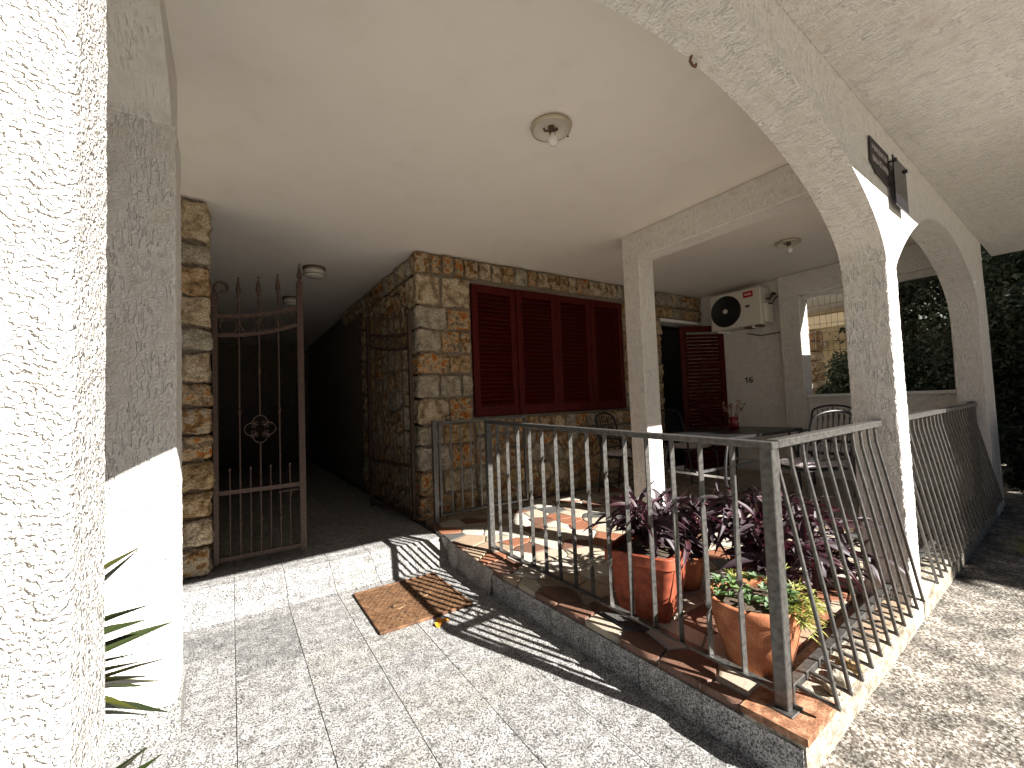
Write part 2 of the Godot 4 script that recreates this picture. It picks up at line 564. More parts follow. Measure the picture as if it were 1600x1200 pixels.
	relief(M.terracotta, gray_tex(512, sfine), 0.06)
	M.terracotta_red = tri_map(mat(Color.WHITE, 0.75), 3.0)
	M.terracotta_red.albedo_texture = ramp_tex(512, s2, [[0.0, Color(0.16, 0.030, 0.012)], [0.5, Color(0.27, 0.055, 0.022)], [1.0, Color(0.34, 0.09, 0.04)]], sfine, 0.15)
	# foliage
	M.purple = []
	for c in [[0.030, 0.016, 0.023], [0.019, 0.009, 0.013], [0.046, 0.032, 0.040], [0.036, 0.010, 0.015]]:
		var pm2 := mat(C(c[0], c[1], c[2]), 0.55)
		pm2.backlight_enabled = true
		pm2.backlight = C(0.03, 0.005, 0.010)
		M.purple.append(pm2)
	M.greens = []
	for c in [[0.06, 0.11, 0.035], [0.10, 0.16, 0.05], [0.22, 0.26, 0.06], [0.33, 0.33, 0.09], [0.13, 0.19, 0.11]]:
		var gm := mat(C(c[0], c[1], c[2]), 0.5)
		gm.backlight_enabled = true
		gm.backlight = C(c[0] * 0.5, c[1] * 0.5, c[2] * 0.3)
		M.greens.append(gm)
	M.yucca = []
	for c in [[0.026, 0.036, 0.010], [0.060, 0.064, 0.012], [0.018, 0.026, 0.010]]:
		M.yucca.append(mat(C(c[0], c[1], c[2]), 0.42))
	M.leaf_dark = mat(C(0.022, 0.034, 0.012), 0.6)
	M.leaf_mid = mat(C(0.04, 0.06, 0.018), 0.6)
	M.bark = tri_map(mat(Color.WHITE, 0.95), 2.0)
	M.bark.albedo_texture = ramp_tex(256, seamless(256, 91, 0.04, 4, 64), [[0.0, Color(0.03, 0.022, 0.015)], [1.0, Color(0.15, 0.115, 0.08)]])
	# others
	M.white_plastic = mat(C(0.66, 0.63, 0.56), 0.5)
	M.grille = mat(C(0.018, 0.018, 0.018), 0.5)
	M.red = mat(C(0.42, 0.012, 0.016), 0.4)
	M.white = mat(C(0.8, 0.8, 0.78), 0.5)
	M.black = mat(C(0.012, 0.012, 0.012), 0.5)
	M.sign = mat(C(0.025, 0.018, 0.018), 0.6)
	M.sign_stroke = mat(C(0.42, 0.38, 0.38), 0.6)
	M.sign_glass = mat(C(0.012, 0.013, 0.017), 0.06)
	M.sign_glass.metallic_specular = 0.25
	M.lamp_rim = mat(C(0.50, 0.44, 0.33), 0.35, 0.3)
	M.lamp_in = mat(C(0.62, 0.58, 0.50), 0.5)
	M.bulb = mat(C(0.78, 0.76, 0.72), 0.18)
	M.brown = mat(C(0.10, 0.055, 0.03), 0.6)
	M.cable = mat(C(0.045, 0.04, 0.036), 0.6)
	M.pipe = mat(C(0.62, 0.61, 0.58), 0.5)
	M.fabric = tri_map(mat(Color.WHITE, 0.95), 5.0)
	M.fabric.albedo_texture = ramp_tex(512, seamless(512, 95, 0.035, 2), [[0.0, Color(0.16, 0.06, 0.13)], [0.44, Color(0.28, 0.16, 0.25)], [0.5, Color(0.72, 0.68, 0.66)], [1.0, Color(0.78, 0.75, 0.72)]])
	M.red_glass = mat(C(0.20, 0.01, 0.02), 0.15)
	M.dry = mat(C(0.34, 0.19, 0.11), 0.8)
	M.pale_petal = mat(C(0.60, 0.44, 0.34), 0.8)
	M.orange = mat(C(0.62, 0.25, 0.015), 0.7)
	M.cream = tri_map(mat(C(0.72, 0.58, 0.36), 0.9), 1.0)
	M.white_wall = mat(C(0.80, 0.79, 0.77), 0.9)

# ---------------------------------------------------------------- the arcade and the house
func arch_h(u: float, rise: float) -> float:      # u from -1 to 1; halfway between an ellipse and a low arc
	var e := sqrt(maxf(0.0, 1.0 - u * u))
	var c := 1.0 - u * u
	return rise * (e * 0.72 + c * 0.28) if u > 0.0 else rise * (e * 0.08 + c * 0.92)

func wall_with_arches(spans: Array, x0: float, x1: float, ytop: float, thick: float, spring: float, fn: Callable) -> ArrayMesh:
	# spans: [xa, xb, rise]; only the wall above the springing line (piers are separate)
	var xs: Array = []
	var ybs: Array = []
	var x := x0
	for s in spans:
		xs.append([x, s[0], null])
		xs.append([s[0], s[1], s])
		x = s[1]
	xs.append([x, x1, null])
	var st := new_st()
	for seg in xs:
		var n := 64 if seg[2] != null else maxi(1, int((seg[1] - seg[0]) / 0.1))
		var rows := 6
		for i in n:
			var ends: Array = []
			for k in 2:
				var t := float(i + k) / n
				if seg[2] != null: t = 0.5 - 0.5 * cos(PI * t)
				var xx: float = lerpf(seg[0], seg[1], t)
				var yb := spring
				if seg[2] != null:
					var u: float = 2.0 * (xx - seg[0]) / (seg[1] - seg[0]) - 1.0
					yb = spring + arch_h(u, seg[2][2])
				ends.append([xx, yb])
			var a: Array = ends[0]
			var b: Array = ends[1]
			smooth_on(st)
			for r in rows:
				var t0 := float(r) / rows
				var t1 := float(r + 1) / rows
				quad(st, fn.call(a[0], lerpf(a[1], ytop, t0), 0.0), fn.call(b[0], lerpf(b[1], ytop, t0), 0.0), fn.call(b[0], lerpf(b[1], ytop, t1), 0.0), fn.call(a[0], lerpf(a[1], ytop, t1), 0.0))
			st.set_smooth_group(1)
			quad(st, fn.call(b[0], b[1], thick), fn.call(a[0], a[1], thick), fn.call(a[0], ytop, thick), fn.call(b[0], ytop, thick))
			st.set_smooth_group(2)
			for r in 8:
				var d0 := thick * r / 8.0
				var d1 := thick * (r + 1) / 8.0
				var ja := noise.get_noise_3d(a[0] * 600.0, d0 * 600.0, 3.0) * 0.004
				var jb := noise.get_noise_3d(b[0] * 600.0, d0 * 600.0, 3.0) * 0.004
				var jc := noise.get_noise_3d(b[0] * 600.0, d1 * 600.0, 3.0) * 0.004
				var jd := noise.get_noise_3d(a[0] * 600.0, d1 * 600.0, 3.0) * 0.004
				if r == 0: ja = 0.0; jb = 0.0
				if r == 7: jc = 0.0; jd = 0.0
				quad(st, fn.call(b[0], b[1] + jb, d0), fn.call(a[0], a[1] + ja, d0), fn.call(a[0], a[1] + jd, d1), fn.call(b[0], b[1] + jc, d1))
	flat_on(st)
	quad(st, fn.call(x0, spring, thick), fn.call(x0, spring, 0.0), fn.call(x0, ytop, 0.0), fn.call(x0, ytop, thick))
	quad(st, fn.call(x1, spring, 0.0), fn.call(x1, spring, thick), fn.call(x1, ytop, thick), fn.call(x1, ytop, 0.0))
	return mesh_of(st)

func build_house() -> void:
	house = thing("house", "white stucco house with arched porch, rough stone inner walls and red shutters", "house")
	# arcade along the front: two arches
	put(wall_with_arches([[-0.134, 2.90, 0.56], [3.09, 5.95, 0.54]], -2.2, 6.40, 2.85, 0.20, 1.95, F), "arcade_wall", M.stucco, house)
	put(pier_mesh(F, -0.34, -0.134, 0.0, 0.20, 0.0, 1.95, 0.010, 0.0026, 0.0036, 0.0020), "pier", M.stucco_near, house)
	box_in_facade("pier", -2.2, -0.342, 0.0, 1.95, 0.002, 0.198)
	put(pier_mesh(F, 2.90, 3.09, 0.0, 0.20, -0.02, 1.95, 0.012, 0.007, 0.009, 0.004), "pier", M.stucco, house)
	put(pier_mesh(F, 5.95, 6.38, 0.0, 0.20, -0.02, 1.95, 0.012, 0.02, 0.02, 0.004), "pier", M.stucco, house)
	# side arch between the street pier and the inner column
	var side := func(x: float, y: float, d: float) -> Vector3: return P(-0.20 - d, y, x)
	put(wall_with_arches([[0.80, 2.225, 0.29]], 0.805 - 0.02, 2.47, 2.85, 0.25, 2.50, side), "side_arch", M.stucco_soft, house)
	var straight := func(x: float, y: float, d: float) -> Vector3: return P(x, y, d)
	put(pier_mesh(straight, -0.46, -0.188, 2.235, 2.48, 0.145, 2.50, 0.012, 0.008, 0.010, 0.003), "column", M.stucco, house)
	var sk := new_st()
	rbox(sk, P(-0.322, 0.0725, 2.357), Vector3(0.288, 0.145, 0.262), 0.004)
	obj("skirting", sk, M.granite_c, house)
	# roof slabs
	box_at("ceiling", P(-0.6, CEIL_Y, 0.72), P(6.6, CEIL_Y + 0.22, 11.7), M.ceiling, house)
	var sl := new_st()
	flat_on(sl)
	var q: Array = []
	for v in [[-3.0, -0.565], [7.2, -0.565], [7.2, -0.001], [-3.0, -0.001]]:
		q.append(F(v[0], SOFFIT_Y, v[1]))
	var up := Vector3(0, 0.20, 0)
	quad(sl, q[3], q[2], q[1], q[0])
	quad(sl, q[0] + up, q[1] + up, q[2] + up, q[3] + up)
	for i in 4:
		var j := (i + 1) % 4
		quad(sl, q[i], q[j], q[j] + up, q[i] + up)
	obj("balcony_slab", sl, M.stucco, house)
	box_at("upper_wall", P(-0.6, CEIL_Y + 0.223, 0.96), P(6.6, 5.6, 11.7), M.stucco_soft, house)
	# inner pillar and the beam on it
	put(pier_mesh(straight, 3.22, 3.43, 2.66, 2.86, 0.16, 2.60, 0.012, 0.010, 0.014, 0.003), "pillar", M.stucco, house)
	var bm := new_st()
	rbox(bm, P(3.325, 2.724, 1.87), Vector3(0.205, 0.249, 1.98), 0.006)
	obj("beam", bm, M.stucco_soft, house)
	# end wall with its opening, pilaster and sill
	box_at("end_wall", P(6.36, 0.0, 2.70), P(6.50, 2.848, 4.4), M.stucco_soft, house)
	box_at("end_wall", P(6.361, 0.0, 1.16), P(6.50, 1.20, 2.70), M.stucco_soft, house)
	box_at("end_wall", P(6.362, 2.50, 1.16), P(6.50, 2.848, 2.70), M.stucco_soft, house)
	put(pier_mesh(straight, 6.26, 6.50, 2.60, 2.85, 0.16, 2.55, 0.01, 0.02, 0.02, 0.003), "pilaster", M.stucco, house)
	box_at("lintel", P(6.262, 2.552, 1.17), P(6.355, 2.845, 2.845), M.stucco_soft, house, 0.004)
	box_at("sill", P(6.30, 1.201, 1.17), P(6.54, 1.235, 2.597), M.white_wall, house, 0.004)
	# passage
	box_at("passage_wall", P(-0.75, 0.0, 4.12), P(-0.60, CEIL_Y - 0.002, 11.6), M.mortar, house)
	box_at("passage_end", P(-0.6, 0.0, 11.4), P(2.2, CEIL_Y - 0.002, 11.55), M.mortar, house)
	var pd := box_at("passage_door", P(-0.30, FLOOR_Y + 0.004, 11.33), P(0.75, 2.25, 11.395), M.brown_wood, house, 0.006)
	box_at("panel", P(-0.17, 0.75, 11.318), P(0.60, 2.1, 11.328), M.brown_wood, pd, 0.004)

func box_in_facade(called: String, x0: float, x1: float, y0: float, y1: float, d0: float, d1: float, m: Material = null, parent: Node = null) -> MeshInstance3D:
	var st := new_st()
	flat_on(st)
	var k: Array = []
	for i in 8:
		k.append(F(x1 if i & 1 else x0, y1 if i & 2 else y0, d0 if i & 4 else d1))
	quad(st, k[4], k[5], k[7], k[6]); quad(st, k[1], k[0], k[2], k[3])
	quad(st, k[5], k[1], k[3], k[7]); quad(st, k[0], k[4], k[6], k[2])
	quad(st, k[6], k[7], k[3], k[2]); quad(st, k[0], k[1], k[5], k[4])
	return obj(called, st, M.stucco if m == null else m, house if parent == null else parent)

func stone_mat() -> Material:
	var w := rng.randf()
	return M.stones[0 if w < 0.30 else 1 if w < 0.48 else 2 if w < 0.70 else 3 if w < 0.86 else 4]

func add_stone(poly: PackedVector2Array, parent: Node, at: Callable, b: Basis, gap := 0.014, rise := 0.038, rough := 0.026) -> void:
	var g := inset(poly, gap)
	if g.size() < 3: return
	var c := centroid(g)
	var o := put(stone_mesh(g, c, 0.02, rise * rng.randf_range(0.7, 1.35), rough), "stone", stone_mat(), parent)
	o.transform = Transform3D(b, at.call(c))

func row_of_stones(x0: float, x1: float, y0: float, y1: float, w: float, parent: Node, at: Callable, b: Basis) -> void:
	var x := x0
	while x < x1 - 0.02:
		var ww := w * rng.randf_range(0.7, 1.35)
		if x + ww * 1.5 > x1: ww = x1 - x
		var j := func() -> float: return rng.randf_range(-0.009, 0.009)
		var poly := PackedVector2Array([Vector2(x, y0 + j.call()), Vector2(x + ww, y0 + j.call()), Vector2(x + ww + j.call() * 0.5, y1 + j.call()), Vector2(x + j.call() * 0.5, y1 + j.call())])
		add_stone(poly, parent, at, b)
		x += ww

func build_stone_walls() -> void:
	# front wall behind the terrace
	var wall := Node3D.new()
	wall.name = "stone_wall"
	house.add_child(wall)
	wall.set_meta("label", "rough cream and rust stone wall around red shutters")
	var core := new_st()
	for r in [[1.60, 2.17, 0.0, 2.848], [4.50, 5.33, 0.0, 2.848], [5.33, 6.36, 2.45, 2.848]]:
		rbox(core, P((r[0] + r[1]) * 0.5, (r[2] + r[3]) * 0.5, 4.20), Vector3(r[1] - r[0], r[3] - r[2], 0.24))
	rbox(core, P(3.335, 0.57, 4.201), Vector3(2.33, 1.14, 0.24))
	rbox(core, P(3.335, 2.719, 4.201), Vector3(2.33, 0.258, 0.24))
	obj("mortar", core, M.mortar, wall)
	var at := func(c: Vector2) -> Vector3: return P(c.x, c.y, 4.08)
	var b := Basis()
	# quoins at the corner
	var y := 0.13
	var k := 0
	while y < 2.58:
		var h := rng.randf_range(0.205, 0.265)
		if y + h > 2.47: h = 2.625 - y
		var lx := 0.33 if k % 2 == 0 else 0.24
		var ld := 0.21 if k % 2 == 0 else 0.33
		lx += rng.randf_range(-0.03, 0.03)
		var o := put(block_mesh(Vector3(lx, h - 0.02, ld), 0.030, 0.021, k + 1.3), "stone", stone_mat(), wall)
		o.position = P(1.555 + lx * 0.5, y + h * 0.5, 4.045 + ld * 0.5)
		row_of_stones(1.555 + lx + 0.006, 2.165, y, y + h, 0.27, wall, at, b)
		y += h
		k += 1
	var o2 := put(block_mesh(Vector3(0.15, 0.21, 0.17), 0.025, 0.012, 77.0), "stone", stone_mat(), wall)
	o2.position = P(1.63, 2.737, 4.13)
	row_of_stones(1.715, 6.34, 2.63, 2.846, 0.155, wall, at, b)
	# right of the shutters
	y = 1.15
	while y < 2.6:
		var h := minf(rng.randf_range(0.18, 0.24), 2.625 - y)
		if 2.625 - y - h < 0.1: h = 2.625 - y
		row_of_stones(4.52, 5.32, y, y + h, 0.24, wall, at, b)
		y += h
	row_of_stones(5.33, 6.34, 2.46, 2.625, 0.24, wall, at, b)
	# upright course under the sill, then irregular stones
	row_of_stones(2.17, 5.31, 0.945, 1.125, 0.16, wall, at, b)
	var bound := PackedVector2Array([Vector2(2.17, 0.17), Vector2(5.31, 0.17), Vector2(5.31, 0.94), Vector2(2.17, 0.94)])
	for poly in voronoi(jitter_points(2.17, 5.31, 0.17, 0.94, 0.235, 0.20, 0.34), bound, 0.5):
		add_stone(poly, wall, at, b)
	# wall along the passage
	var pw := Node3D.new()
	pw.name = "passage_stone_wall"
	house.add_child(pw)
	var pc := new_st()
	rbox(pc, P(1.71, 1.4235, 7.86), Vector3(0.22, 2.847, 7.30))
	obj("mortar", pc, M.mortar, pw)
	var at2 := func(c: Vector2) -> Vector3: return P(1.59, c.y, -c.x)
	var b2 := Basis(Vector3(0, 0, 1), Vector3(0, 1, 0), Vector3(-1, 0, 0))
	row_of_stones(-7.35, -4.23, 2.63, 2.846, 0.17, pw, at2, b2)
	bound = PackedVector2Array([Vector2(-6.2, 0.15), Vector2(-4.40, 0.15), Vector2(-4.40, 2.62), Vector2(-6.2, 2.62)])
	for poly in voronoi(jitter_points(-6.2, -4.40, 0.15, 2.62, 0.27, 0.22, 0.32), bound, 0.6):
		add_stone(poly, pw, at2, b2)
	# narrow stone pier at the other side of the gate
	var sp := Node3D.new()
	sp.name = "stone_pier"
	house.add_child(sp)
	box_at("mortar", P(-0.62, 0.0, 3.81), P(-0.165, CEIL_Y - 0.003, 4.118), M.mortar, sp)
	y = 0.145
	k = 0
	while y < 2.8:
		var h := rng.randf_range(0.17, 0.225)
		if y > 2.35: h = 2.845 - y
		var w := rng.randf_range(0.27, 0.31) if k % 3 != 1 else rng.randf_range(0.19, 0.21)
		var xr := -0.125 + rng.randf_range(-0.012, 0.012)
		var o := put(block_mesh(Vector3(w, h - 0.022, 0.30), 0.028, 0.024, 200.0 + k), "stone", stone_mat(), sp)
		o.position = P(xr - w * 0.5, y + h * 0.5, 3.905)
		var w2 := 0.26
		var o3 := put(block_mesh(Vector3(w2, h - 0.026, 0.26), 0.022, 0.012, 300.0 + k, 4), "stone", stone_mat(), sp)
		o3.position = P(xr - w - 0.02 - w2 * 0.5, y + h * 0.5, 3.905)
		y += h
		k += 1

func shutter_panel(x0: float, x1: float, y0: float, y1: float, called: String, parent: Node, pitch := 0.047) -> Node3D:
	# panel in its own axes: x from 0 to w, z towards the viewer
	var w := x1 - x0
	var h := y1 - y0
	var root := Node3D.new()
	root.name = called
	parent.add_child(root, true)
	root.position = P(x0, y0, 0)
	var st := new_st()
	var sw := 0.075
	rbox(st, Vector3(sw * 0.5, h * 0.5, 0), Vector3(sw, h, 0.04), 0.004)
	rbox(st, Vector3(w - sw * 0.5, h * 0.5, 0), Vector3(sw, h, 0.04), 0.004)
	rbox(st, Vector3(w * 0.5, 0.055, 0.001), Vector3(w - sw * 2, 0.11, 0.038), 0.004)
	rbox(st, Vector3(w * 0.5, h - 0.045, 0.001), Vector3(w - sw * 2, 0.09, 0.038), 0.004)
	obj("frame", st, M.red_wood, root)
	var sm := new_st()
	rbox(sm, Vector3.ZERO, Vector3(w - sw * 2 - 0.002, 0.052, 0.009), 0.002, Basis(Vector3.RIGHT, deg_to_rad(-38)))
	var slat := mesh_of(sm)
	var y := 0.14
	while y < h - 0.11:
		var o := put(slat, "slat", M.red_wood, root)
		o.position = Vector3(w * 0.5, y, rng.randf_range(-0.001, 0.001))
		o.rotation.x = rng.randf_range(-0.05, 0.05)
		y += pitch
	return root

func build_openings() -> void:
	box_at("window_frame", P(2.172, 1.141, 4.20), P(4.498, 2.588, 4.25), M.dark_wood, house)
	for i in 4:
		var w := 2.318 / 4.0
		var s := shutter_panel(2.176 + i * w, 2.176 + (i + 1) * w - 0.006, 1.150, 2.582, "shutter", house)
		s.position.z = -4.065
		s.rotation.y = deg_to_rad([1.2, -0.8, 0.5, -0.6][i])
	# door at the far end of the terrace: opening, frame, one leaf ajar
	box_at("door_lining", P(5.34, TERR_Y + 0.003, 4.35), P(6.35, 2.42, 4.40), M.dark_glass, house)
	box_at("door_head", P(5.335, 2.405, 4.06), P(6.355, 2.448, 4.33), M.white_wall, house)
	var leaf := shutter_panel(0.0, 0.70, 0.0, 2.16, "door", house, 0.055)
	leaf.position = P(5.73, TERR_Y + 0.012, 4.04)
	leaf.rotation.y = atan2(-0.33, 0.62) * -1.0 * -1.0
	var hst := new_st()
	tube(hst, [Vector3(0.05, 1.0, 0.03), Vector3(0.05, 1.0, 0.06), Vector3(0.13, 1.0, 0.062)], 0.008, 6)
	obj("handle", hst, M.dark_metal, leaf)

# ---------------------------------------------------------------- ground, floors and terrace
func build_ground() -> void:
	var st := new_st()
	quad(st, Vector3(-150, -0.03, 150), Vector3(150, -0.03, 150), Vector3(150, -0.03, -150), Vector3(-150, -0.03, -150))
	structure(obj("ground", st, M.ground))
	# concrete yard in front of the arcade and to the right
	var cy := new_st()
	smooth_on(cy)
	var nx := 70
	var nd := 40
	var pt := func(i: int, j: int) -> Vector3:
		var x := 1.53 + 9.0 * pow(float(i) / nx, 1.5)
		var dmax := 0.70 + (x - 1.5) * TH + 0.06
		var d := lerpf(-7.0, dmax, pow(float(j) / nd, 0.5))
		return P(x, 0.038 + noise.get_noise_2d(x * 60.0, d * 60.0) * 0.008, d)
	for i in nx:
		for j in nd:
			quad(cy, pt.call(i, j), pt.call(i + 1, j), pt.call(i + 1, j + 1), pt.call(i, j + 1))
	structure(obj("yard", cy, M.concrete))
	# granite tiles of the entrance
	var floor_n := Node3D.new()
	floor_n.name = "tile_floor"
	add_child(floor_n)
	structure(floor_n)
	box_at("bedding", P(-0.62, -0.028, -2.0), P(1.50, -0.006, 3.25), M.joint, floor_n)
	var tm := new_st()
	rbox(tm, Vector3(0, -0.006, 0), Vector3(0.2962, 0.012, 0.2962))
	var tile := mesh_of(tm)
	var gm := [M.granite, M.granite_b, M.granite_c]
	for i in range(-2, 5):
		for j in range(-6, 11):
			var x := 0.009 + 0.3 * i + 0.15
			var d := 0.15 + 0.3 * j + 0.15
			if d > 3.1: continue
			var o := put(tile, "tile", gm[rng.randi() % 3], floor_n)
			o.position = P(x, rng.randf_range(-0.0008, 0.0008), d)
			if (i == 0 and j == 9) or (i == 0 and j == 8) or (i == -1 and j == 9):
				o.material_override = M.granite_wet
	var tm2 := new_st()
	rbox(tm2, Vector3(0, -0.006, 0), Vector3(0.2962, 0.012, 0.0965))
	var cut := mesh_of(tm2)
	for i in range(-2, 5):
		var o := put(cut, "tile", gm[rng.randi() % 3], floor_n)
		o.position = P(0.159 + 0.3 * i, 0, 3.20)
	# sloping row and the strip on top of it
	var rp := Node3D.new()
	rp.name = "entrance_ramp"
	add_child(rp)
	structure(rp)
	var body := new_st()
	flat_on(body)
	var sec := [Vector2(3.252, -0.02), Vector2(3.665, -0.02), Vector2(3.665, FLOOR_Y - 0.006), Vector2(3.525, FLOOR_Y - 0.006), Vector2(3.252, -0.006)]
	for i in sec.size():
		var a: Vector2 = sec[i]
		var c: Vector2 = sec[(i + 1) % sec.size()]
		quad(body, P(-0.6, a.y, a.x), P(-0.6, c.y, c.x), P(1.56, c.y, c.x), P(1.56, a.y, a.x))
	obj("bedding", body, M.joint, rp)
	var ang := atan2(FLOOR_Y, 0.272)
	var Lr := sqrt(FLOOR_Y * FLOOR_Y + 0.272 * 0.272)
	var rm := new_st()
	rbox(rm, Vector3(0, -0.006, 0), Vector3(0.2962, 0.012, Lr - 0.004))
	var rtile := mesh_of(rm)
	var sm := new_st()
	rbox(sm, Vector3(0, -0.006, 0), Vector3(0.2962, 0.012, 0.138))
	var strip := mesh_of(sm)
	for i in range(-2, 5):
		var o := put(rtile, "tile", gm[rng.randi() % 3], rp)
		o.position = P(0.159 + 0.3 * i, FLOOR_Y * 0.5, 3.252 + 0.136)
		o.rotation.x = ang
		var o2 := put(strip, "tile", gm[rng.randi() % 3], rp)
		o2.position = P(0.159 + 0.3 * i, FLOOR_Y, 3.595)
	# passage floor
	var pf := Node3D.new()
	pf.name = "passage_floor"
	add_child(pf)
	structure(pf)
	box_at("bedding", P(-0.6, -0.02, 3.667), P(1.60, FLOOR_Y - 0.007, 11.4), M.joint, pf)
	for i in range(-2, 5):
		for j in 25:
			var o := put(tile, "tile", gm[rng.randi() % 3], pf)
			o.position = P(0.159 + 0.3 * i, FLOOR_Y, 3.82 + 0.3 * j)
	# planting bed outside the side arch
	box_at("planting_bed", P(-2.2, -0.02, 0.9), P(-0.625, 0.02, 3.8), M.soil).set_meta("kind", "structure")

const EDGE := [[1.513, 0.70], [1.45, 2.6], [1.47, 3.1], [1.56, 4.05]]

func edge_x(d: float) -> float:
	for i in 3:
		if d <= EDGE[i + 1][1]:
			return lerpf(EDGE[i][0], EDGE[i + 1][0], (d - EDGE[i][1]) / (EDGE[i + 1][1] - EDGE[i][1]))
	return EDGE[3][0]

func build_terrace() -> void:
	var t := thing("terrace", "raised terrace of broken multicoloured stone slabs with a granite tiled step", "terrace")
	var poly := PackedVector2Array()
	for e in EDGE: poly.append(Vector2(e[0], e[1]))
	poly.append(Vector2(6.355, 4.05))
	var fr := F(6.355, 0, 0.0)
	poly.append(Vector2(fr.x, -fr.z))
	# body
	var st := new_st()
	flat_on(st)
	var inner := inset(poly, 0.015)
	if Geometry2D.is_polygon_clockwise(inner): inner.reverse()
	var yt := TERR_Y - 0.012
	for i in inner.size():
		var a := inner[i]
		var b := inner[(i + 1) % inner.size()]
		var kk := maxi(1, int(a.distance_to(b) / 0.1))
		for k in kk:
			var p := a.lerp(b, float(k) / kk)
			var q := a.lerp(b, float(k + 1) / kk)
			quad(st, P(p.x, -0.02, p.y), P(q.x, -0.02, q.y), P(q.x, yt, q.y), P(p.x, yt, p.y))
	var ix := Geometry2D.triangulate_polygon(inner)
	for i in range(0, ix.size(), 3):
		tri(st, P(inner[ix[i]].x, yt, inner[ix[i]].y), P(inner[ix[i + 1]].x, yt, inner[ix[i + 1]].y), P(inner[ix[i + 2]].x, yt, inner[ix[i + 2]].y))
	obj("base", st, M.paving_joint, t)
	# riser: granite tiles, then plaster
	var d := 0.704
	while d < 2.42:
		var d2 := d + 0.2975 if d > 0.75 else 1.048
		var rs := new_st()
		var xa := edge_x(d)
		var xb := edge_x(d2)
		var dir := Vector3(xb - xa, 0, -(d2 - d)).normalized()
		rbox(rs, P((xa + xb) * 0.5 + 0.008, (TERR_Y - 0.035) * 0.5, (d + d2) * 0.5), Vector3(0.018, TERR_Y - 0.033, d2 - d), 0.001, Basis(Vector3.UP.cross(-dir), Vector3.UP, -dir))
		obj("riser_tile", rs, [M.granite, M.granite_b, M.granite_c][rng.randi() % 3], t)
		d = d2 + 0.0025
	var pl := new_st()
	smooth_on(pl)
	var n := 40
	var prev: Array = []
	for i in n + 1:
		var dd := lerpf(d, 3.66, float(i) / n)
		var row: Array = []
		for j in 7:
			var y := lerpf(-0.01, TERR_Y - 0.004, j / 6.0)
			var foot := 0.022 * (1.0 - j / 6.0)
			row.append(P(edge_x(dd) + 0.004 - foot + noise.get_noise_2d(dd * 160.0, y * 160.0) * 0.012, y, dd))
		if i > 0:
			for j in 6:
				quad(pl, row[j], prev[j], prev[j + 1], row[j + 1])
		prev = row
	obj("riser_plaster", pl, M.plaster_grey, t)
	# broken slabs
	var bound := inset(poly, 0.002)
	# leave the front kerb strip free
	var fcut := PackedVector2Array([Vector2(1.0, 4.3), Vector2(7.0, 4.3)])
	for e in [[7.0, 0.20], [1.0, 0.20]]:
		var v := F(e[0], 0, e[1])
		fcut.append(Vector2(v.x, -v.z))
	bound = Geometry2D.intersect_polygons(bound, fcut)[0]
	var b := Basis(Vector3(1, 0, 0), Vector3(0, 0, -1), Vector3(0, 1, 0))
	var far := SurfaceTool.new()
	far.begin(Mesh.PRIMITIVE_TRIANGLES)
	var count := 0
	var cells := voronoi(jitter_points(1.40, 6.4, 0.85, 4.1, 0.215, 0.20, 0.42), bound, 0.55)
	for c in cells:
		var g := inset(c, 0.006)
		if g.size() < 3: continue
		var ct := centroid(g)
		var w := rng.randf()
		var mi := 0 if w < 0.30 else 1 if w < 0.58 else 2 if w < 0.69 else 3 if w < 0.78 else 4 if w < 0.92 else 5
		if ct.x < 1.66: mi = [5, 2, 4, 5, 0, 3][rng.randi() % 6]  # edge mix: brown slabs, plus railing and plant shade put into their colour
		if ct.x > 4.3:
			var far_mesh := stone_mesh(g, ct, 0.01, 0.0025, 0.0015, 0.2, 0.985)
			far.append_from(far_mesh, 0, Transform3D(b, P(ct.x, TERR_Y - 0.003, ct.y)))
			continue
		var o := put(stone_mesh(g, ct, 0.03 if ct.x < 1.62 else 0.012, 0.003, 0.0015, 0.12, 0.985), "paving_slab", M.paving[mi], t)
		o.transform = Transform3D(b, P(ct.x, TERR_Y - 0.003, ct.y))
		count += 1
	var fo := put(far.commit(), "paving_slabs", M.paving[0], t)
	fo.set_meta("kind", "stuff")
	# kerb under the front railing: uneven pale blocks, a rusty slab at the corner
	var x := 1.78
	var kb := 0
	box_in_facade("corner_slab", 1.515, 1.775, TERR_Y - 0.018, TERR_Y + 0.006, -0.012, 0.198, M.slab, t)
	box_in_facade("kerb", 1.517, 2.895, -0.02, TERR_Y - 0.020, -0.004, 0.19, M.kerb, t)
	box_in_facade("kerb", 3.095, 5.945, -0.02, TERR_Y - 0.020, -0.004, 0.19, M.kerb, t)
	while x < 5.9:
		var w := rng.randf_range(0.22, 0.42)
		if x < 2.9 and x + w > 2.78: w = 2.893 - x
		var poly2 := PackedVector2Array([Vector2(x, -0.002), Vector2(minf(x + w, 5.94), -0.002), Vector2(minf(x + w, 5.94), 0.197), Vector2(x, 0.197)])
		var g2 := inset(poly2, 0.004)
		var ct2 := centroid(g2)
		var o := put(stone_mesh(g2, ct2, 0.03, 0.014, 0.008, 0.05, 0.95), "kerb_stone", [M.kerb, M.kerb, M.paving[4], M.paving[1]][kb % 4], t)
		o.transform = Transform3D(Basis(Vector3.UP, atan(TH)) * b, F(ct2.x, TERR_Y - 0.012, ct2.y))
		x += w
		kb += 1
		if x > 2.88 and x < 3.1: x = 3.10

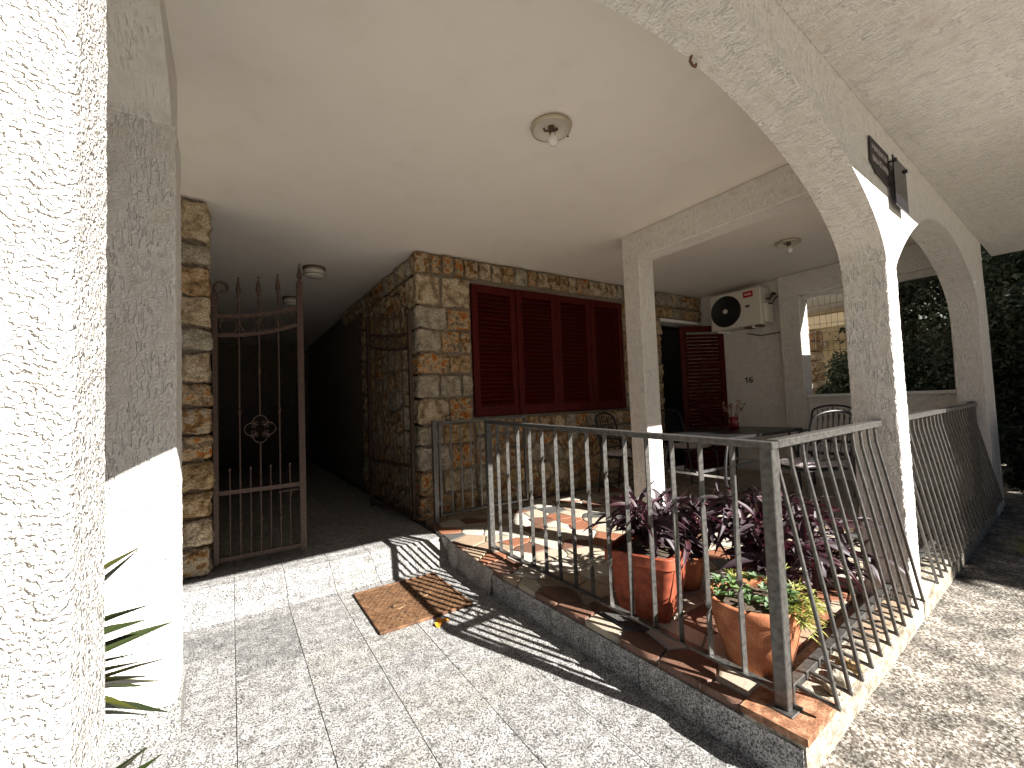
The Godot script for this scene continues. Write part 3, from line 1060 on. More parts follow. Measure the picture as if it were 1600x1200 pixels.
# ---------------------------------------------------------------- railings
func twisted_bar(a: Vector3, b: Vector3, w: float, t: float, face: Vector3, twists: Array) -> SurfaceTool:
	# flat bar whose face turns by a quarter and back at each twist height (0..1)
	var st := new_st()
	smooth_on(st)
	var d := (b - a).normalized()
	var L := a.distance_to(b)
	var ts := [0.0, 1.0]
	for tw in twists:
		for k in 9:
			ts.append(clampf(tw + (k - 4) * 0.011, 0, 1))
	ts.sort()
	var prev: Array = []
	for s in ts:
		var ang := 0.0
		for tw in twists:
			ang += PI * smoothstep(tw - 0.044, tw + 0.044, s)
		var sx := face.rotated(d, ang)
		var sy := d.cross(sx)
		var c := a.lerp(b, s)
		var row := [c + sx * w * 0.5 + sy * t * 0.5, c - sx * w * 0.5 + sy * t * 0.5, c - sx * w * 0.5 - sy * t * 0.5, c + sx * w * 0.5 - sy * t * 0.5]
		if prev.size() > 0 :
			for k in 4:
				var k2 := (k + 1) % 4
				st.set_smooth_group(k)
				quad(st, prev[k], prev[k2], row[k2], row[k])
		prev = row
	return st

func build_side_railing() -> void:
	var r := thing("railing", "grey steel railing with twisted flat bars along the granite terrace step", "railing")
	var A := P(1.612, TERR_Y, 0.80)
	var B := P(1.632, TERR_Y, 2.85)
	var topA := 1.088
	var topB := 1.140
	var st := new_st()
	rbox(st, A + Vector3(0, (topA - TERR_Y) * 0.5, 0), Vector3(0.046, topA - TERR_Y - 0.006, 0.046), 0.003)
	rbox(st, A + Vector3(0, 0.006, 0), Vector3(0.085, 0.010, 0.085), 0.002)
	obj("post", st, M.steel, r)
	st = new_st()
	rbox(st, B + Vector3(0, (topB - TERR_Y) * 0.5, 0), Vector3(0.042, topB - TERR_Y - 0.006, 0.042), 0.003)
	obj("post", st, M.steel, r)
	st = new_st()
	bar(st, Vector3(A.x, topA, A.z + 0.026), Vector3(B.x, topB, B.z - 0.024), 0.026, 0.046, Vector3.UP, 0.003)
	obj("top_rail", st, M.steel, r)
	st = new_st()
	bar(st, Vector3(A.x, 0.226, A.z - 0.024), Vector3(B.x, 0.212, B.z + 0.022), 0.012, 0.036, Vector3.UP, 0.002)
	obj("bottom_rail", st, M.steel, r)
	var tw := [[0.83, 0.20], [0.60], [], [0.52], [0.78, 0.30], [0.50], [], [0.62, 0.20], [0.76, 0.24], [], [], [0.68], [0.72, 0.22], [0.38]]
	for i in 14:
		var s := (i + 1) / 15.0
		var bt := B.lerp(A, s)
		var y0 := lerpf(0.217, 0.231, s)
		var y1 := lerpf(topB, topA, s) - 0.012
		var b := twisted_bar(Vector3(bt.x, y0, bt.z), Vector3(bt.x, y1, bt.z), 0.022, 0.007, Vector3(1, 0, 0.25).normalized(), tw[i])
		obj("bar", b, M.steel, r)

func belly_railing(x0: float, x1: float, first: float, pitch: float, label: String, far_post: bool) -> void:
	var r := thing("bowed_railing", label, "railing", Vector3.ZERO, 0.0, "bowed railings under the arches")
	var st := new_st()
	bar(st, F(x0, 1.092, 0.088), F(x1, 1.092, 0.088), 0.030, 0.048, Vector3.UP, 0.003)
	obj("top_rail", st, M.steel, r)
	st = new_st()
	bar(st, F(x0, 0.238, 0.088), F(x1, 0.238, 0.088), 0.028, 0.034, Vector3.UP, 0.002)
	obj("bottom_rail", st, M.steel, r)
	if far_post:
		st = new_st()
		bar(st, F(x1 - 0.02, TERR_Y, 0.10), F(x1 - 0.02, 1.12, 0.10), 0.05, 0.05, Vector3.RIGHT, 0.003)
		obj("post", st, M.steel, r)
	else:
		for xx in [x0 + 0.02, x1 - 0.02]:
			st = new_st()
			bar(st, F(xx, TERR_Y, 0.088), F(xx, 0.2225, 0.088), 0.02, 0.02, Vector3.RIGHT, 0.0)
			obj("foot", st, M.steel, r)
	var x := first
	while x < x1 - 0.05:
		var s := new_st()
		var w := 0.013
		var jx := rng.randf_range(-0.003, 0.003)
		var pts := [F(x, 1.078, 0.088), F(x, 1.00, 0.084), F(x + jx, 0.80, 0.048), F(x + jx, 0.50, -0.005), F(x, 0.222, -0.052)]
		for i in 4:
			bar(s, pts[i], pts[i + 1], w, w * 0.9, Vector3.RIGHT, 0.0015)
		bar(s, F(x, 0.2265, -0.058), F(x, 0.2475, 0.10), 0.013, 0.010, Vector3.RIGHT, 0.001)
		obj("bar", s, M.steel, r)
		x += pitch

func build_small_gate() -> void:
	var g := thing("small_gate", "low grey steel gate folded back against the stone wall", "gate", P(1.66, 0, 3.86))
	var w := 1.02
	var st := new_st()
	rbox(st, Vector3(-0.04, 0.655, 0), Vector3(0.044, 0.97, 0.044), 0.003)
	obj("post", st, M.steel, g)
	st = new_st()
	for y in [0.235, 1.118]:
		rbox(st, Vector3(w * 0.5, y, 0), Vector3(w, 0.022, 0.030), 0.002)
	for x in [0.012, w - 0.012]:
		rbox(st, Vector3(x, 0.677, 0), Vector3(0.024, 0.858, 0.028), 0.002)
	for y in [0.35, 0.95]:
		rbox(st, Vector3(-0.010, y, 0), Vector3(0.020, 0.03, 0.02))
	obj("frame", st, M.steel, g)
	for i in 8:
		var x := 0.024 + (w - 0.05) * (i + 1) / 9.0
		obj("bar", twisted_bar(Vector3(x, 0.247, 0), Vector3(x, 1.107, 0), 0.018, 0.006, Vector3(1, 0, 0), [0.5 if i % 2 == 0 else 0.72]), M.steel, g)
	st = new_st()
	rbox(st, Vector3(0.11, 1.136, 0), Vector3(0.07, 0.012, 0.02), 0.002)
	tube(st, [Vector3(0.09, 1.14, 0), Vector3(0.09, 1.175, 0), Vector3(0.13, 1.18, 0), Vector3(0.15, 1.20, 0)], 0.006, 6)
	obj("latch", st, M.dark_metal, g)

# ---------------------------------------------------------------- tall iron gates
func scroll(st: SurfaceTool, c: Vector3, start: float, r0: float, turns: float, rad: float, ux: Vector3, uy: Vector3) -> void:
	var pts: Array = []
	var n := int(14 * absf(turns)) + 4
	for i in n + 1:
		var t := float(i) / n
		var a := start + TAU * turns * t
		pts.append(c + (ux * cos(a) + uy * sin(a)) * r0 * (1.0 - 0.8 * t))
	tube(st, pts, rad, 6)

func iron_gate(w: float, label: String, at: Vector3, turn: float) -> void:
	var g := thing("iron_gate", label, "gate", at, turn, "tall iron gate leaves of the entrance")
	var X := Vector3.RIGHT
	var Y := Vector3.UP
	var top := func(x: float) -> float:
		var s := x / w
		return 1.715 + 0.135 * s * s
	var st := new_st()
	rbox(st, Vector3(0.018, 1.03, 0), Vector3(0.036, 2.02, 0.034), 0.003)
	obj("stile", st, M.iron, g)
	st = new_st()
	rbox(st, Vector3(w - 0.024, 1.105, 0), Vector3(0.048, 2.17, 0.036), 0.003)
	obj("stile", st, M.iron, g)
	# shepherd's hook on the hinge stile
	st = new_st()
	var hp: Array = []
	for i in 22:
		var t := i / 21.0
		var a := PI - t * TAU * 0.85
		var rr := 0.052 * (1.0 - 0.62 * t)
		hp.append(Vector3(0.068, 2.075, 0) + Vector3(cos(a) * rr, sin(a) * rr * 1.1, 0))
	hp.insert(0, Vector3(0.018, 2.02, 0))
	tube(st, hp, 0.012, 6)
	obj("hook", st, M.iron, g)
	# two bowed rails with rings between
	for dy: float in [0.0, 0.145]:
		st = new_st()
		var n := 10
		for i in n:
			var xa := 0.034 + (w - 0.08) * i / n
			var xb := 0.034 + (w - 0.08) * (i + 1) / n
			bar(st, Vector3(xa, top.call(xa) + dy, 0), Vector3(xb + 0.001, top.call(xb) + dy, 0), 0.028, 0.024, Y)
		obj("rail", st, M.iron, g)
	var nr := maxi(4, int(round(w / 0.145)))
	for i in nr:
		var x := 0.036 + (w - 0.084) * (i + 0.5) / nr
		st = new_st()
		var pts: Array = []
		for k in 25:
			var a := TAU * k / 24.0
			pts.append(Vector3(x, top.call(x) + 0.0725, 0) + Vector3(cos(a), sin(a), 0) * 0.054)
		tube(st, pts, 0.0045, 5, false)
		obj("ring", st, M.iron, g)
	# lower rails
	for y: float in [0.055, 0.54]:
		st = new_st()
		rbox(st, Vector3(w * 0.5 - 0.006, y, 0), Vector3(w - 0.08, 0.034, 0.024), 0.002)
		obj("rail", st, M.iron, g)
	# tall bars with spear heads
	var nb := maxi(3, int(round((w - 0.08) / 0.145)) - 1)
	for i in nb:
		var x := 0.036 + (w - 0.084) * (i + 1) / (nb + 1.0)
		var ty: float = top.call(x)
		var tp := ty + 0.31
		st = new_st()
		var mid := i == nb / 2
		var spans := [[0.07, 1.0 - 0.105], [1.0 + 0.105, tp]] if mid else [[0.07, tp]]
		for s in spans:
			tube(st, [Vector3(x, s[0], 0), Vector3(x, s[1], 0)], 0.0075, 6)
		for y: float in [1.14, 0.30] if not mid else [1.46, 0.32]:
			lathe(st, [Vector2(0.007, -0.022), Vector2(0.015, -0.012), Vector2(0.010, -0.004), Vector2(0.017, 0.003), Vector2(0.010, 0.010), Vector2(0.007, 0.022)], 8, Vector3(x, y, 0))
		obj("bar", st, M.iron, g)
		st = new_st()
		lathe(st, [Vector2(0.008, -0.02), Vector2(0.016, -0.008), Vector2(0.009, 0.0), Vector2(0.020, 0.03), Vector2(0.014, 0.07), Vector2(0.004, 0.125), Vector2(0.009, 0.135), Vector2(0.0, 0.146)], 8, Vector3(x, tp, 0))
		obj("spear", st, M.iron, g)
	# spear on the lock stile
	st = new_st()
	lathe(st, [Vector2(0.010, 0.0), Vector2(0.018, 0.012), Vector2(0.009, 0.02), Vector2(0.021, 0.05), Vector2(0.014, 0.09), Vector2(0.004, 0.145), Vector2(0.009, 0.155), Vector2(0.0, 0.166)], 8, Vector3(w - 0.024, 2.185, 0))
	obj("spear", st, M.iron, g)
	# short pickets
	for i in nb + 2:
		var x := 0.036 + (w - 0.084) * (i + 0.5) / (nb + 1.0)
		if x > w - 0.06: break
		st = new_st()
		tube(st, [Vector3(x, 0.07, 0), Vector3(x, 0.70, 0)], 0.0065, 6)
		lathe(st, [Vector2(0.006, 0.0), Vector2(0.012, 0.012), Vector2(0.0, 0.034)], 6, Vector3(x, 0.695, 0))
		obj("picket", st, M.iron, g)
	# quatrefoil in the middle
	var cx := 0.036 + (w - 0.084) * (nb / 2 + 1) / (nb + 1.0)
	st = new_st()
	var c := Vector3(cx, 1.0, 0)
	for q in 4:
		var a := PI * 0.5 * q
		var pts2: Array = []
		for i in 17:
			var b := a - 1.75 + 3.5 * i / 16.0
			pts2.append(c + Vector3(cos(a), sin(a), 0) * 0.058 + Vector3(cos(b), sin(b), 0) * 0.047)
		tube(st, pts2, 0.005, 6)
		var da := a + PI * 0.25
		var dv := Vector3(cos(da), sin(da), 0)
		var nv := Vector3(-sin(da), cos(da), 0)
		scroll(st, c + dv * 0.05 + nv * 0.018, da + PI, 0.017, 1.1, 0.0035, X, Y)
		scroll(st, c + dv * 0.05 - nv * 0.018, da - PI, 0.017, -1.1, 0.0035, X, Y)
		tube(st, [c + dv * 0.035, c + dv * 0.07, c + dv * 0.092], [0.003, 0.008, 0.002], 6)
	obj("ornament", st, M.iron, g)
	# bolt
	st = new_st()
	tube(st, [Vector3(w - 0.20, 0.50, 0.02), Vector3(w - 0.05, 0.505, 0.02)], 0.006, 6)
	tube(st, [Vector3(w - 0.11, 0.50, 0.02), Vector3(w - 0.11, 0.46, 0.024)], 0.006, 6)
	obj("bolt", st, M.iron, g)

# ---------------------------------------------------------------- small things on the house
func ceiling_dish(label: String, at: Vector3) -> void:
	var t := thing("ceiling_lamp", label, "lamp", at, 0.0, "open dish lamps on the porch ceiling")
	var st := new_st()
	lathe(st, [Vector2(0.0, 0.0), Vector2(0.10, 0.0), Vector2(0.118, -0.010), Vector2(0.112, -0.030), Vector2(0.104, -0.030)].map(func(v): return v), 32)
	obj("base", st, M.lamp_rim, t)
	st = new_st()
	lathe(st, [Vector2(0.104, -0.030), Vector2(0.098, -0.014), Vector2(0.06, -0.006), Vector2(0.0, -0.006)], 32)
	obj("plate", st, M.lamp_in, t)
	st = new_st()
	tube(st, [Vector3(0, -0.004, 0), Vector3(0, -0.055, 0.01)], 0.019, 12)
	tube(st, [Vector3(-0.03, -0.012, -0.03), Vector3(-0.03, -0.03, -0.02), Vector3(-0.012, -0.035, 0.0)], 0.006, 6)
	rbox(st, Vector3(0.035, -0.014, 0.005), Vector3(0.014, 0.016, 0.014), 0.002)
	obj("socket", st, M.brown, t)
	st = new_st()
	lathe(st, [Vector2(0.013, -0.052), Vector2(0.016, -0.062), Vector2(0.028, -0.085), Vector2(0.029, -0.102), Vector2(0.018, -0.120), Vector2(0.0, -0.126)], 16, Vector3(0, 0, 0.012))
	obj("bulb", st, M.bulb, t)
	st = new_st()
	tube(st, [Vector3(0.108, -0.02, 0), Vector3(0.128, -0.024, 0)], 0.005, 6)
	obj("screw", st, M.dark_metal, t)

func drum_lamp(label: String, at: Vector3) -> void:
	var t := thing("drum_lamp", label, "lamp", at, 0.0, "drum lamps on the passage ceiling")
	var st := new_st()
	lathe(st, [Vector2(0.0, 0.0), Vector2(0.115, 0.0), Vector2(0.115, -0.022), Vector2(0.10, -0.022)], 28)
	obj("base", st, M.brown, t)
	st = new_st()
	lathe(st, [Vector2(0.102, -0.021), Vector2(0.108, -0.05), Vector2(0.104, -0.09), Vector2(0.09, -0.105), Vector2(0.0, -0.11)], 28)
	obj("shade", st, M.lamp_in, t)
	st = new_st()
	for y: float in [-0.035, -0.085]:
		var pts: Array = []
		for k in 29: pts.append(Vector3(cos(TAU * k / 28.0) * 0.11, y, sin(TAU * k / 28.0) * 0.11))
		tube(st, pts, 0.004, 5, false)
	obj("band", st, M.brown, t)

func text_mesh(s: String, size: float, depth: float) -> TextMesh:
	var tm := TextMesh.new()
	var f := SystemFont.new()
	f.font_names = PackedStringArray(["Droid Sans"])
	f.font_weight = 700
	tm.font = f
	tm.text = s
	tm.font_size = 32
	tm.pixel_size = size / 32.0
	tm.depth = depth
	return tm

func build_air_conditioner() -> void:
	# hangs on the end wall, fan facing into the terrace (-x)
	var t := thing("air_conditioner", "white outdoor air conditioner with round black fan grille on the end wall", "air conditioner", P(6.21, 2.215, 3.36), -PI * 0.5)
	# own axes: x along the wall (towards the house back), z away from the wall
	var st := new_st()
	rbox(st, Vector3(0, 0.275, 0), Vector3(0.74, 0.53, 0.27), 0.012)
	obj("casing", st, M.white_plastic, t)
	var fx := -0.13
	var fan := new_st()
	lathe_z(fan, [Vector2(0.0, 0.002), Vector2(0.215, 0.002), Vector2(0.222, 0.008), Vector2(0.228, 0.0)], 36, Vector3(fx, 0.275, 0.1355))
	var fo := obj("fan_guard", fan, M.grille, t)
	for k in 9:
		var r := 0.05 + 0.02 * k
		var rg := new_st()
		var pts: Array = []
		for i in 33: pts.append(Vector3(fx + cos(TAU * i / 32.0) * r, 0.275 + sin(TAU * i / 32.0) * r, 0.146))
		tube(rg, pts, 0.0022, 4, false)
		obj("ring", rg, M.dark_metal, fo)
	var hb := new_st()
	lathe_z(hb, [Vector2(0.032, 0.0), Vector2(0.034, 0.012), Vector2(0.026, 0.016), Vector2(0.0, 0.017)], 20, Vector3(fx, 0.275, 0.138))
	obj("hub", hb, M.white_plastic, t)
	var lb := box_local("brand_label", Vector3(0.205, 0.455, 0.1365), Vector3(0.135, 0.085, 0.003), M.red, t)
	var tx := put(text_mesh("VIVAX", 0.034, 0.002), "lettering", M.white, lb)
	tx.position = Vector3(0.205, 0.455, 0.1395)
	box_local("sticker", Vector3(0.19, 0.29, 0.1362), Vector3(0.06, 0.035, 0.002), M.brown, t)
	box_local("side_cover", Vector3(0.392, 0.17, -0.01), Vector3(0.05, 0.27, 0.20), M.white_plastic, t, 0.01)
	for x: float in [-0.25, 0.25]:
		box_local("bracket", Vector3(x, -0.008, -0.01), Vector3(0.04, 0.03, 0.285), M.white, t, 0.003)
	box_local("drip_tray", Vector3(0.22, -0.006, 0.05), Vector3(0.22, 0.02, 0.16), M.brown, t, 0.003)
	var pp := new_st()
	tube(pp, [Vector3(0.40, 0.36, 0.02), Vector3(0.45, 0.34, 0.06), Vector3(0.47, 0.40, 0.02), Vector3(0.44, 0.44, -0.06), Vector3(0.43, 0.44, -0.145)], 0.016, 8)
	tube(pp, [Vector3(0.40, 0.30, 0.0), Vector3(0.46, 0.28, 0.02), Vector3(0.48, 0.36, -0.04), Vector3(0.46, 0.40, -0.145)], 0.012, 8)
	obj("hose", pp, M.cable, t)
	var c := new_st()
	tube(c, [P(6.348, 2.16, 3.35), P(6.340, 2.10, 3.15), P(6.345, 2.11, 2.9), P(6.35, 2.13, 2.86)], 0.008, 6)
	var co := obj("drain_hose", c, M.cable)
	tag(co, "thin dark hose along the wall below the air conditioner", "hose")

func box_local(called: String, c: Vector3, s: Vector3, m: Material, parent: Node, bev := 0.0) -> MeshInstance3D:
	var st := new_st()
	rbox(st, c, s, bev)
	return obj(called, st, m, parent)

func lathe_z(st: SurfaceTool, prof: Array, seg: int, c: Vector3) -> void:
	smooth_on(st)
	for i in prof.size() - 1:
		var p: Vector2 = prof[i]
		var q: Vector2 = prof[i + 1]
		for k in seg:
			var a := TAU * k / seg
			var b := TAU * (k + 1) / seg
			var ua := Vector3(cos(a), sin(a), 0)
			var ub := Vector3(cos(b), sin(b), 0)
			var z := Vector3(0, 0, 1)
			if p.x < 1e-5: tri(st, c + z * p.y, c + ub * q.x + z * q.y, c + ua * q.x + z * q.y)
			elif q.x < 1e-5: tri(st, c + ua * p.x + z * p.y, c + ub * p.x + z * p.y, c + z * q.y)
			else: quad(st, c + ua * p.x + z * p.y, c + ub * p.x + z * p.y, c + ub * q.x + z * q.y, c + ua * q.x + z * q.y)

func build_signs() -> void:
	var o := put(text_mesh("16", 0.115, 0.006), "house_number", M.black)
	o.position = P(6.3565, 1.477, 3.367)
	o.rotation.y = -PI * 0.5
	tag(o, "black house number 16 on the white end wall", "number")
	# dark plate with two lines of worn lettering
	var turn := atan(TH)
	var t := thing("wall_plaque", "dark metal plaque with two lines of worn lettering above the pier", "sign", F(2.885, 2.475, -0.004), turn)
	var st := new_st()
	flat_on(st)
	var out := [Vector2(-0.165, 0.088), Vector2(-0.175, -0.045), Vector2(-0.10, -0.075), Vector2(-0.09, -0.088), Vector2(-0.05, -0.085), Vector2(0.10, -0.098), Vector2(0.155, -0.098), Vector2(0.17, 0.088)]
	var n := out.size()
	for i in range(1, n - 1):
		tri(st, Vector3(out[0].x, out[0].y, 0.006), Vector3(out[i].x, out[i].y, 0.006), Vector3(out[i + 1].x, out[i + 1].y, 0.006))
	for i in n:
		var a: Vector2 = out[i]
		var b: Vector2 = out[(i + 1) % n]
		quad(st, Vector3(a.x, a.y, 0.006), Vector3(a.x, a.y, 0), Vector3(b.x, b.y, 0), Vector3(b.x, b.y, 0.006))
	obj("plate", st, M.sign, t)
	for row in 2:
		var ls := new_st()
		var x := -0.135
		while x < 0.13:
			var y := 0.042 - row * 0.062
			var h := rng.randf_range(0.024, 0.034)
			rbox(ls, Vector3(x, y, 0.0072), Vector3(0.008, h, 0.002))
			if rng.randf() < 0.7: rbox(ls, Vector3(x + 0.010, y + rng.randf_range(-0.5, 0.5) * h, 0.0071), Vector3(0.016, 0.006, 0.002))
			if rng.randf() < 0.5: rbox(ls, Vector3(x + 0.017, y, 0.0073), Vector3(0.005, h * 0.8, 0.002))
			x += rng.randf_range(0.026, 0.036)
		obj("lettering", ls, M.sign_stroke, t)
	var t2 := thing("glass_plaque", "dark glossy glass plaque standing off the wall on pins", "sign", F(3.165, 2.415, -0.030), turn)
	box_local("plate", Vector3.ZERO, Vector3(0.265, 0.275, 0.006), M.sign_glass, t2, 0.0015)
	for x: float in [-0.11, 0.11]:
		var s := new_st()
		tube(s, [Vector3(x, 0.11, -0.031), Vector3(x, 0.11, 0.012)], 0.006, 8)
		tube(s, [Vector3(x, 0.11, 0.004), Vector3(x, 0.11, 0.014)], 0.011, 10)
		obj("pin", s, M.dark_metal, t2)
	# ceiling hook inside the arch
	var hk := new_st()
	tube(hk, [F(1.42, 2.515, 0.18), F(1.42, 2.495, 0.19), F(1.435, 2.485, 0.19), F(1.455, 2.488, 0.19), F(1.46, 2.50, 0.19)], 0.005, 6)
	tag(obj("hook", hk, M.rust), "small rusty hook under the crown of the wide arch", "hook")

func build_manhole() -> void:
	var t := thing("manhole_cover", "square rusty diamond-pattern inspection cover in the granite tiles", "manhole cover", P(0.985, 0.001, 2.82))
	var w := 0.59
	var l := 0.64
	var st := new_st()
	rbox(st, Vector3(0, 0.004, 0), Vector3(w - 0.03, 0.008, l - 0.03))
	obj("plate", st, M.rust, t)
	st = new_st()
	for s: float in [-1.0, 1.0]:
		rbox(st, Vector3(s * (w * 0.5 - 0.008), 0.008, 0), Vector3(0.016, 0.016, l), 0.002)
		rbox(st, Vector3(0, 0.0078, s * (l * 0.5 - 0.008)), Vector3(w - 0.034, 0.0155, 0.016), 0.002)
	obj("frame", st, M.rust, t)
	st = new_st()
	var hw := w * 0.5 - 0.022
	var hl := l * 0.5 - 0.022
	for dirn: float in [-1.0, 1.0]:
		var k := -14
		while k <= 14:
			# line z = dirn * 1.35 * x + c clipped to the plate
			var c := k * 0.052
			var m := dirn * 1.35
			var pts: Array = []
			for xx: float in [-hw, hw]:
				var z := m * xx + c
				if absf(z) <= hl: pts.append(Vector2(xx, z))
			for zz: float in [-hl, hl]:
				var x := (zz - c) / m
				if absf(x) <= hw: pts.append(Vector2(x, zz))
			if pts.size() >= 2 and pts[0].distance_to(pts[1]) > 0.02:
				bar(st, Vector3(pts[0].x, 0.0085 + 0.0004 * dirn, pts[0].y), Vector3(pts[1].x, 0.0085 + 0.0004 * dirn, pts[1].y), 0.0065, 0.004, Vector3.RIGHT)
			k += 1
	obj("diamond_ribs", st, M.rust_rib, t)
	for p in [Vector2(-0.10, 0.05), Vector2(0.10, -0.02)]:
		st = new_st()
		lathe(st, [Vector2(0.04, 0.008), Vector2(0.045, 0.013), Vector2(0.03, 0.014), Vector2(0.022, 0.010), Vector2(0.0, 0.010)], 18, Vector3(p.x, 0, p.y))
		obj("lifting_eye", st, M.rust_rib, t)
	var lf := new_st()
	smooth_on(lf)
	for k in 3:
		var a := 0.6 + k * 2.1
		var c := P(1.02 + cos(a) * 0.012, 0.004 + k * 0.003, 2.42 + sin(a) * 0.012)
		leaf_into(lf, Transform3D(Basis(Vector3.UP, a), c), 0.055, 0.04, 0.15, 0.012)
	tag(obj("fallen_leaf", lf, M.orange), "crumpled orange fallen leaf beside the inspection cover", "leaf")

# ---------------------------------------------------------------- plants
func leaf_into(st: SurfaceTool, t: Transform3D, L: float, W: float, droop: float, fold: float) -> void:
	# blade along -z from the origin, folded along its midrib, drooping
	var n := 5
	var prev: Array = []
	for i in n + 1:
		var s := float(i) / n
		var w := W * 0.5 * pow(sin(PI * clampf(s * 0.93 + 0.05, 0, 1)), 0.8) if i < n else 0.0
		var z := -L * s
		var y := -droop * s * s * L
		var row := [t * Vector3(-w, y + fold * w / maxf(W, 1e-4) * 2.0, z), t * Vector3(0, y, z), t * Vector3(w, y + fold * w / maxf(W, 1e-4) * 2.0, z)]
		if i > 0:
			quad(st, prev[0], prev[1], row[1], row[0])
			quad(st, prev[1], prev[2], row[2], row[1])
		prev = row

func leaf_mesh(L: float, W: float, droop: float, fold: float) -> ArrayMesh:
	var st := new_st()
	smooth_on(st)
	leaf_into(st, Transform3D(), L, W, droop, fold)
	return mesh_of(st)

func look_basis(dir: Vector3, roll := 0.0) -> Basis:
	var z := -dir.normalized()
	var x := Vector3.UP.cross(z)
	if x.length() < 1e-3: x = Vector3.RIGHT
	x = x.normalized()
	var y := z.cross(x)
	return Basis(x, y, z).rotated(dir.normalized(), roll)

func purple_plant(label: String, at: Vector3, stems: int, reach: float, height: float, bias: Vector3, per_stem := 9) -> void:
	var t := thing("purple_plant", label, "plant", at, 0.0, "purple trailing plants on the terrace")
	var meshes := [leaf_mesh(0.125, 0.031, 0.35, 0.011), leaf_mesh(0.15, 0.034, 0.5, 0.013), leaf_mesh(0.10, 0.028, 0.2, 0.010), leaf_mesh(0.135, 0.029, 0.75, 0.012)]
	var leaves := 0
	for s in stems:
		var a := TAU * (s + rng.randf_range(-0.3, 0.3)) / stems
		var out := Vector3(cos(a), 0, sin(a)) * reach * rng.randf_range(0.35, 1.0) + bias * rng.randf_range(0.2, 1.0)
		var h := height * rng.randf_range(0.45, 1.0)
		var pts: Array = []
		var rad: Array = []
		var n := 7
		for i in n:
			var u := i / (n - 1.0)
			pts.append(Vector3(out.x * u, h * sin(u * 1.9) * 0.95 + 0.01, out.z * u) + Vector3(rng.randf_range(-1, 1), 0, rng.randf_range(-1, 1)) * 0.008 * u)
			rad.append(0.0055 * (1.0 - 0.5 * u))
		var st := new_st()
		tube(st, pts, rad, 5)
		obj("stem", st, M.purple[3], t)
		for k in per_stem:
			if leaves >= 290: break
			var u := clampf((k + 1.0) / per_stem, 0.1, 1.0)
			var f := u * (n - 1)
			var i0 := mini(int(f), n - 2)
			var p: Vector3 = (pts[i0] as Vector3).lerp(pts[i0 + 1], f - i0)
			var along: Vector3 = (pts[i0 + 1] - pts[i0]).normalized()
			var ang := k * 2.4 + s
			var sidev := along.cross(Vector3.UP).normalized().rotated(along, ang)
			var dir := (along * rng.randf_range(0.4, 1.0) + sidev * 0.9 + Vector3(0, 0.15, 0)).normalized()
			if k == per_stem - 1: dir = (along + Vector3(0, 0.4, 0)).normalized()
			var o := put(meshes[rng.randi() % 4], "leaf", M.purple[rng.randi() % 4], t)
			o.transform = Transform3D(look_basis(dir, rng.randf_range(-0.7, 0.7)).scaled(Vector3.ONE * rng.randf_range(0.8, 1.25)), p)
			leaves += 1

func square_pot(label: String, at: Vector3, turn: float, rim: float, base: float, h: float, m: Material) -> void:
	var t := thing("planter", label, "pot", at, turn)
	var st := new_st()
	var ring := func(w: float, y: float) -> Array:
		var out: Array = []
		var rr := w * 0.12
		for q in 4:
			var c := Vector2(w * 0.5 - rr, w * 0.5 - rr).rotated(q * PI * 0.5)
			for k in 4:
				var a := q * PI * 0.5 + PI * 0.5 * k / 3.0
				out.append(Vector3(c.x + cos(a) * rr, y, -(c.y + sin(a) * rr)))
		return out
	var prof := [[base * 0.7, 0.004], [base, 0.0], [lerpf(base, rim, 0.80), h * 0.80], [rim * 0.95, h * 0.805], [rim, h * 0.84], [rim, h * 0.985], [rim * 0.985, h], [rim * 0.90, h], [rim * 0.88, h * 0.9]]
	for i in prof.size() - 1:
		var a: Array = ring.call(prof[i][0], prof[i][1])
		var b: Array = ring.call(prof[i + 1][0], prof[i + 1][1])
		st.set_smooth_group(i)
		for k in 16:
			var k2 := (k + 1) % 16
			quad(st, a[k], a[k2], b[k2], b[k])
	obj("body", st, m, t)
	var so := new_st()
	var r: Array = ring.call(rim * 0.885, h * 0.9)
	for k in 16: tri(so, Vector3(0, h * 0.93, 0), r[k], r[(k + 1) % 16])
	obj("soil", so, M.soil, t)

func round_pot(label: String, at: Vector3, rim: float, base: float, h: float, m: Material, tilt := 0.0) -> void:
	var t := thing("flower_pot", label, "pot", at, 0.0, "round terracotta flower pots")
	t.rotation.z = tilt
	var st := new_st()
	lathe(st, [Vector2(0.0, 0.003), Vector2(base * 0.9, 0.003), Vector2(base, 0.0), Vector2(lerpf(base, rim, 0.55), h * 0.45), Vector2(lerpf(base, rim, 0.86), h * 0.80)], 40)
	obj("body", st, m, t)
	st = new_st()
	lathe(st, [Vector2(lerpf(base, rim, 0.86), h * 0.80), Vector2(rim * 0.99, h * 0.815), Vector2(rim * 1.02, h * 0.85), Vector2(rim * 1.02, h * 0.97), Vector2(rim * 1.0, h), Vector2(rim * 0.91, h), Vector2(rim * 0.88, h * 0.9)], 40)
	obj("rim", st, m, t)
	st = new_st()
	lathe(st, [Vector2(rim * 0.885, h * 0.9), Vector2(rim * 0.5, h * 0.93), Vector2(0.0, h * 0.94)], 24)
	obj("soil", st, M.soil, t)

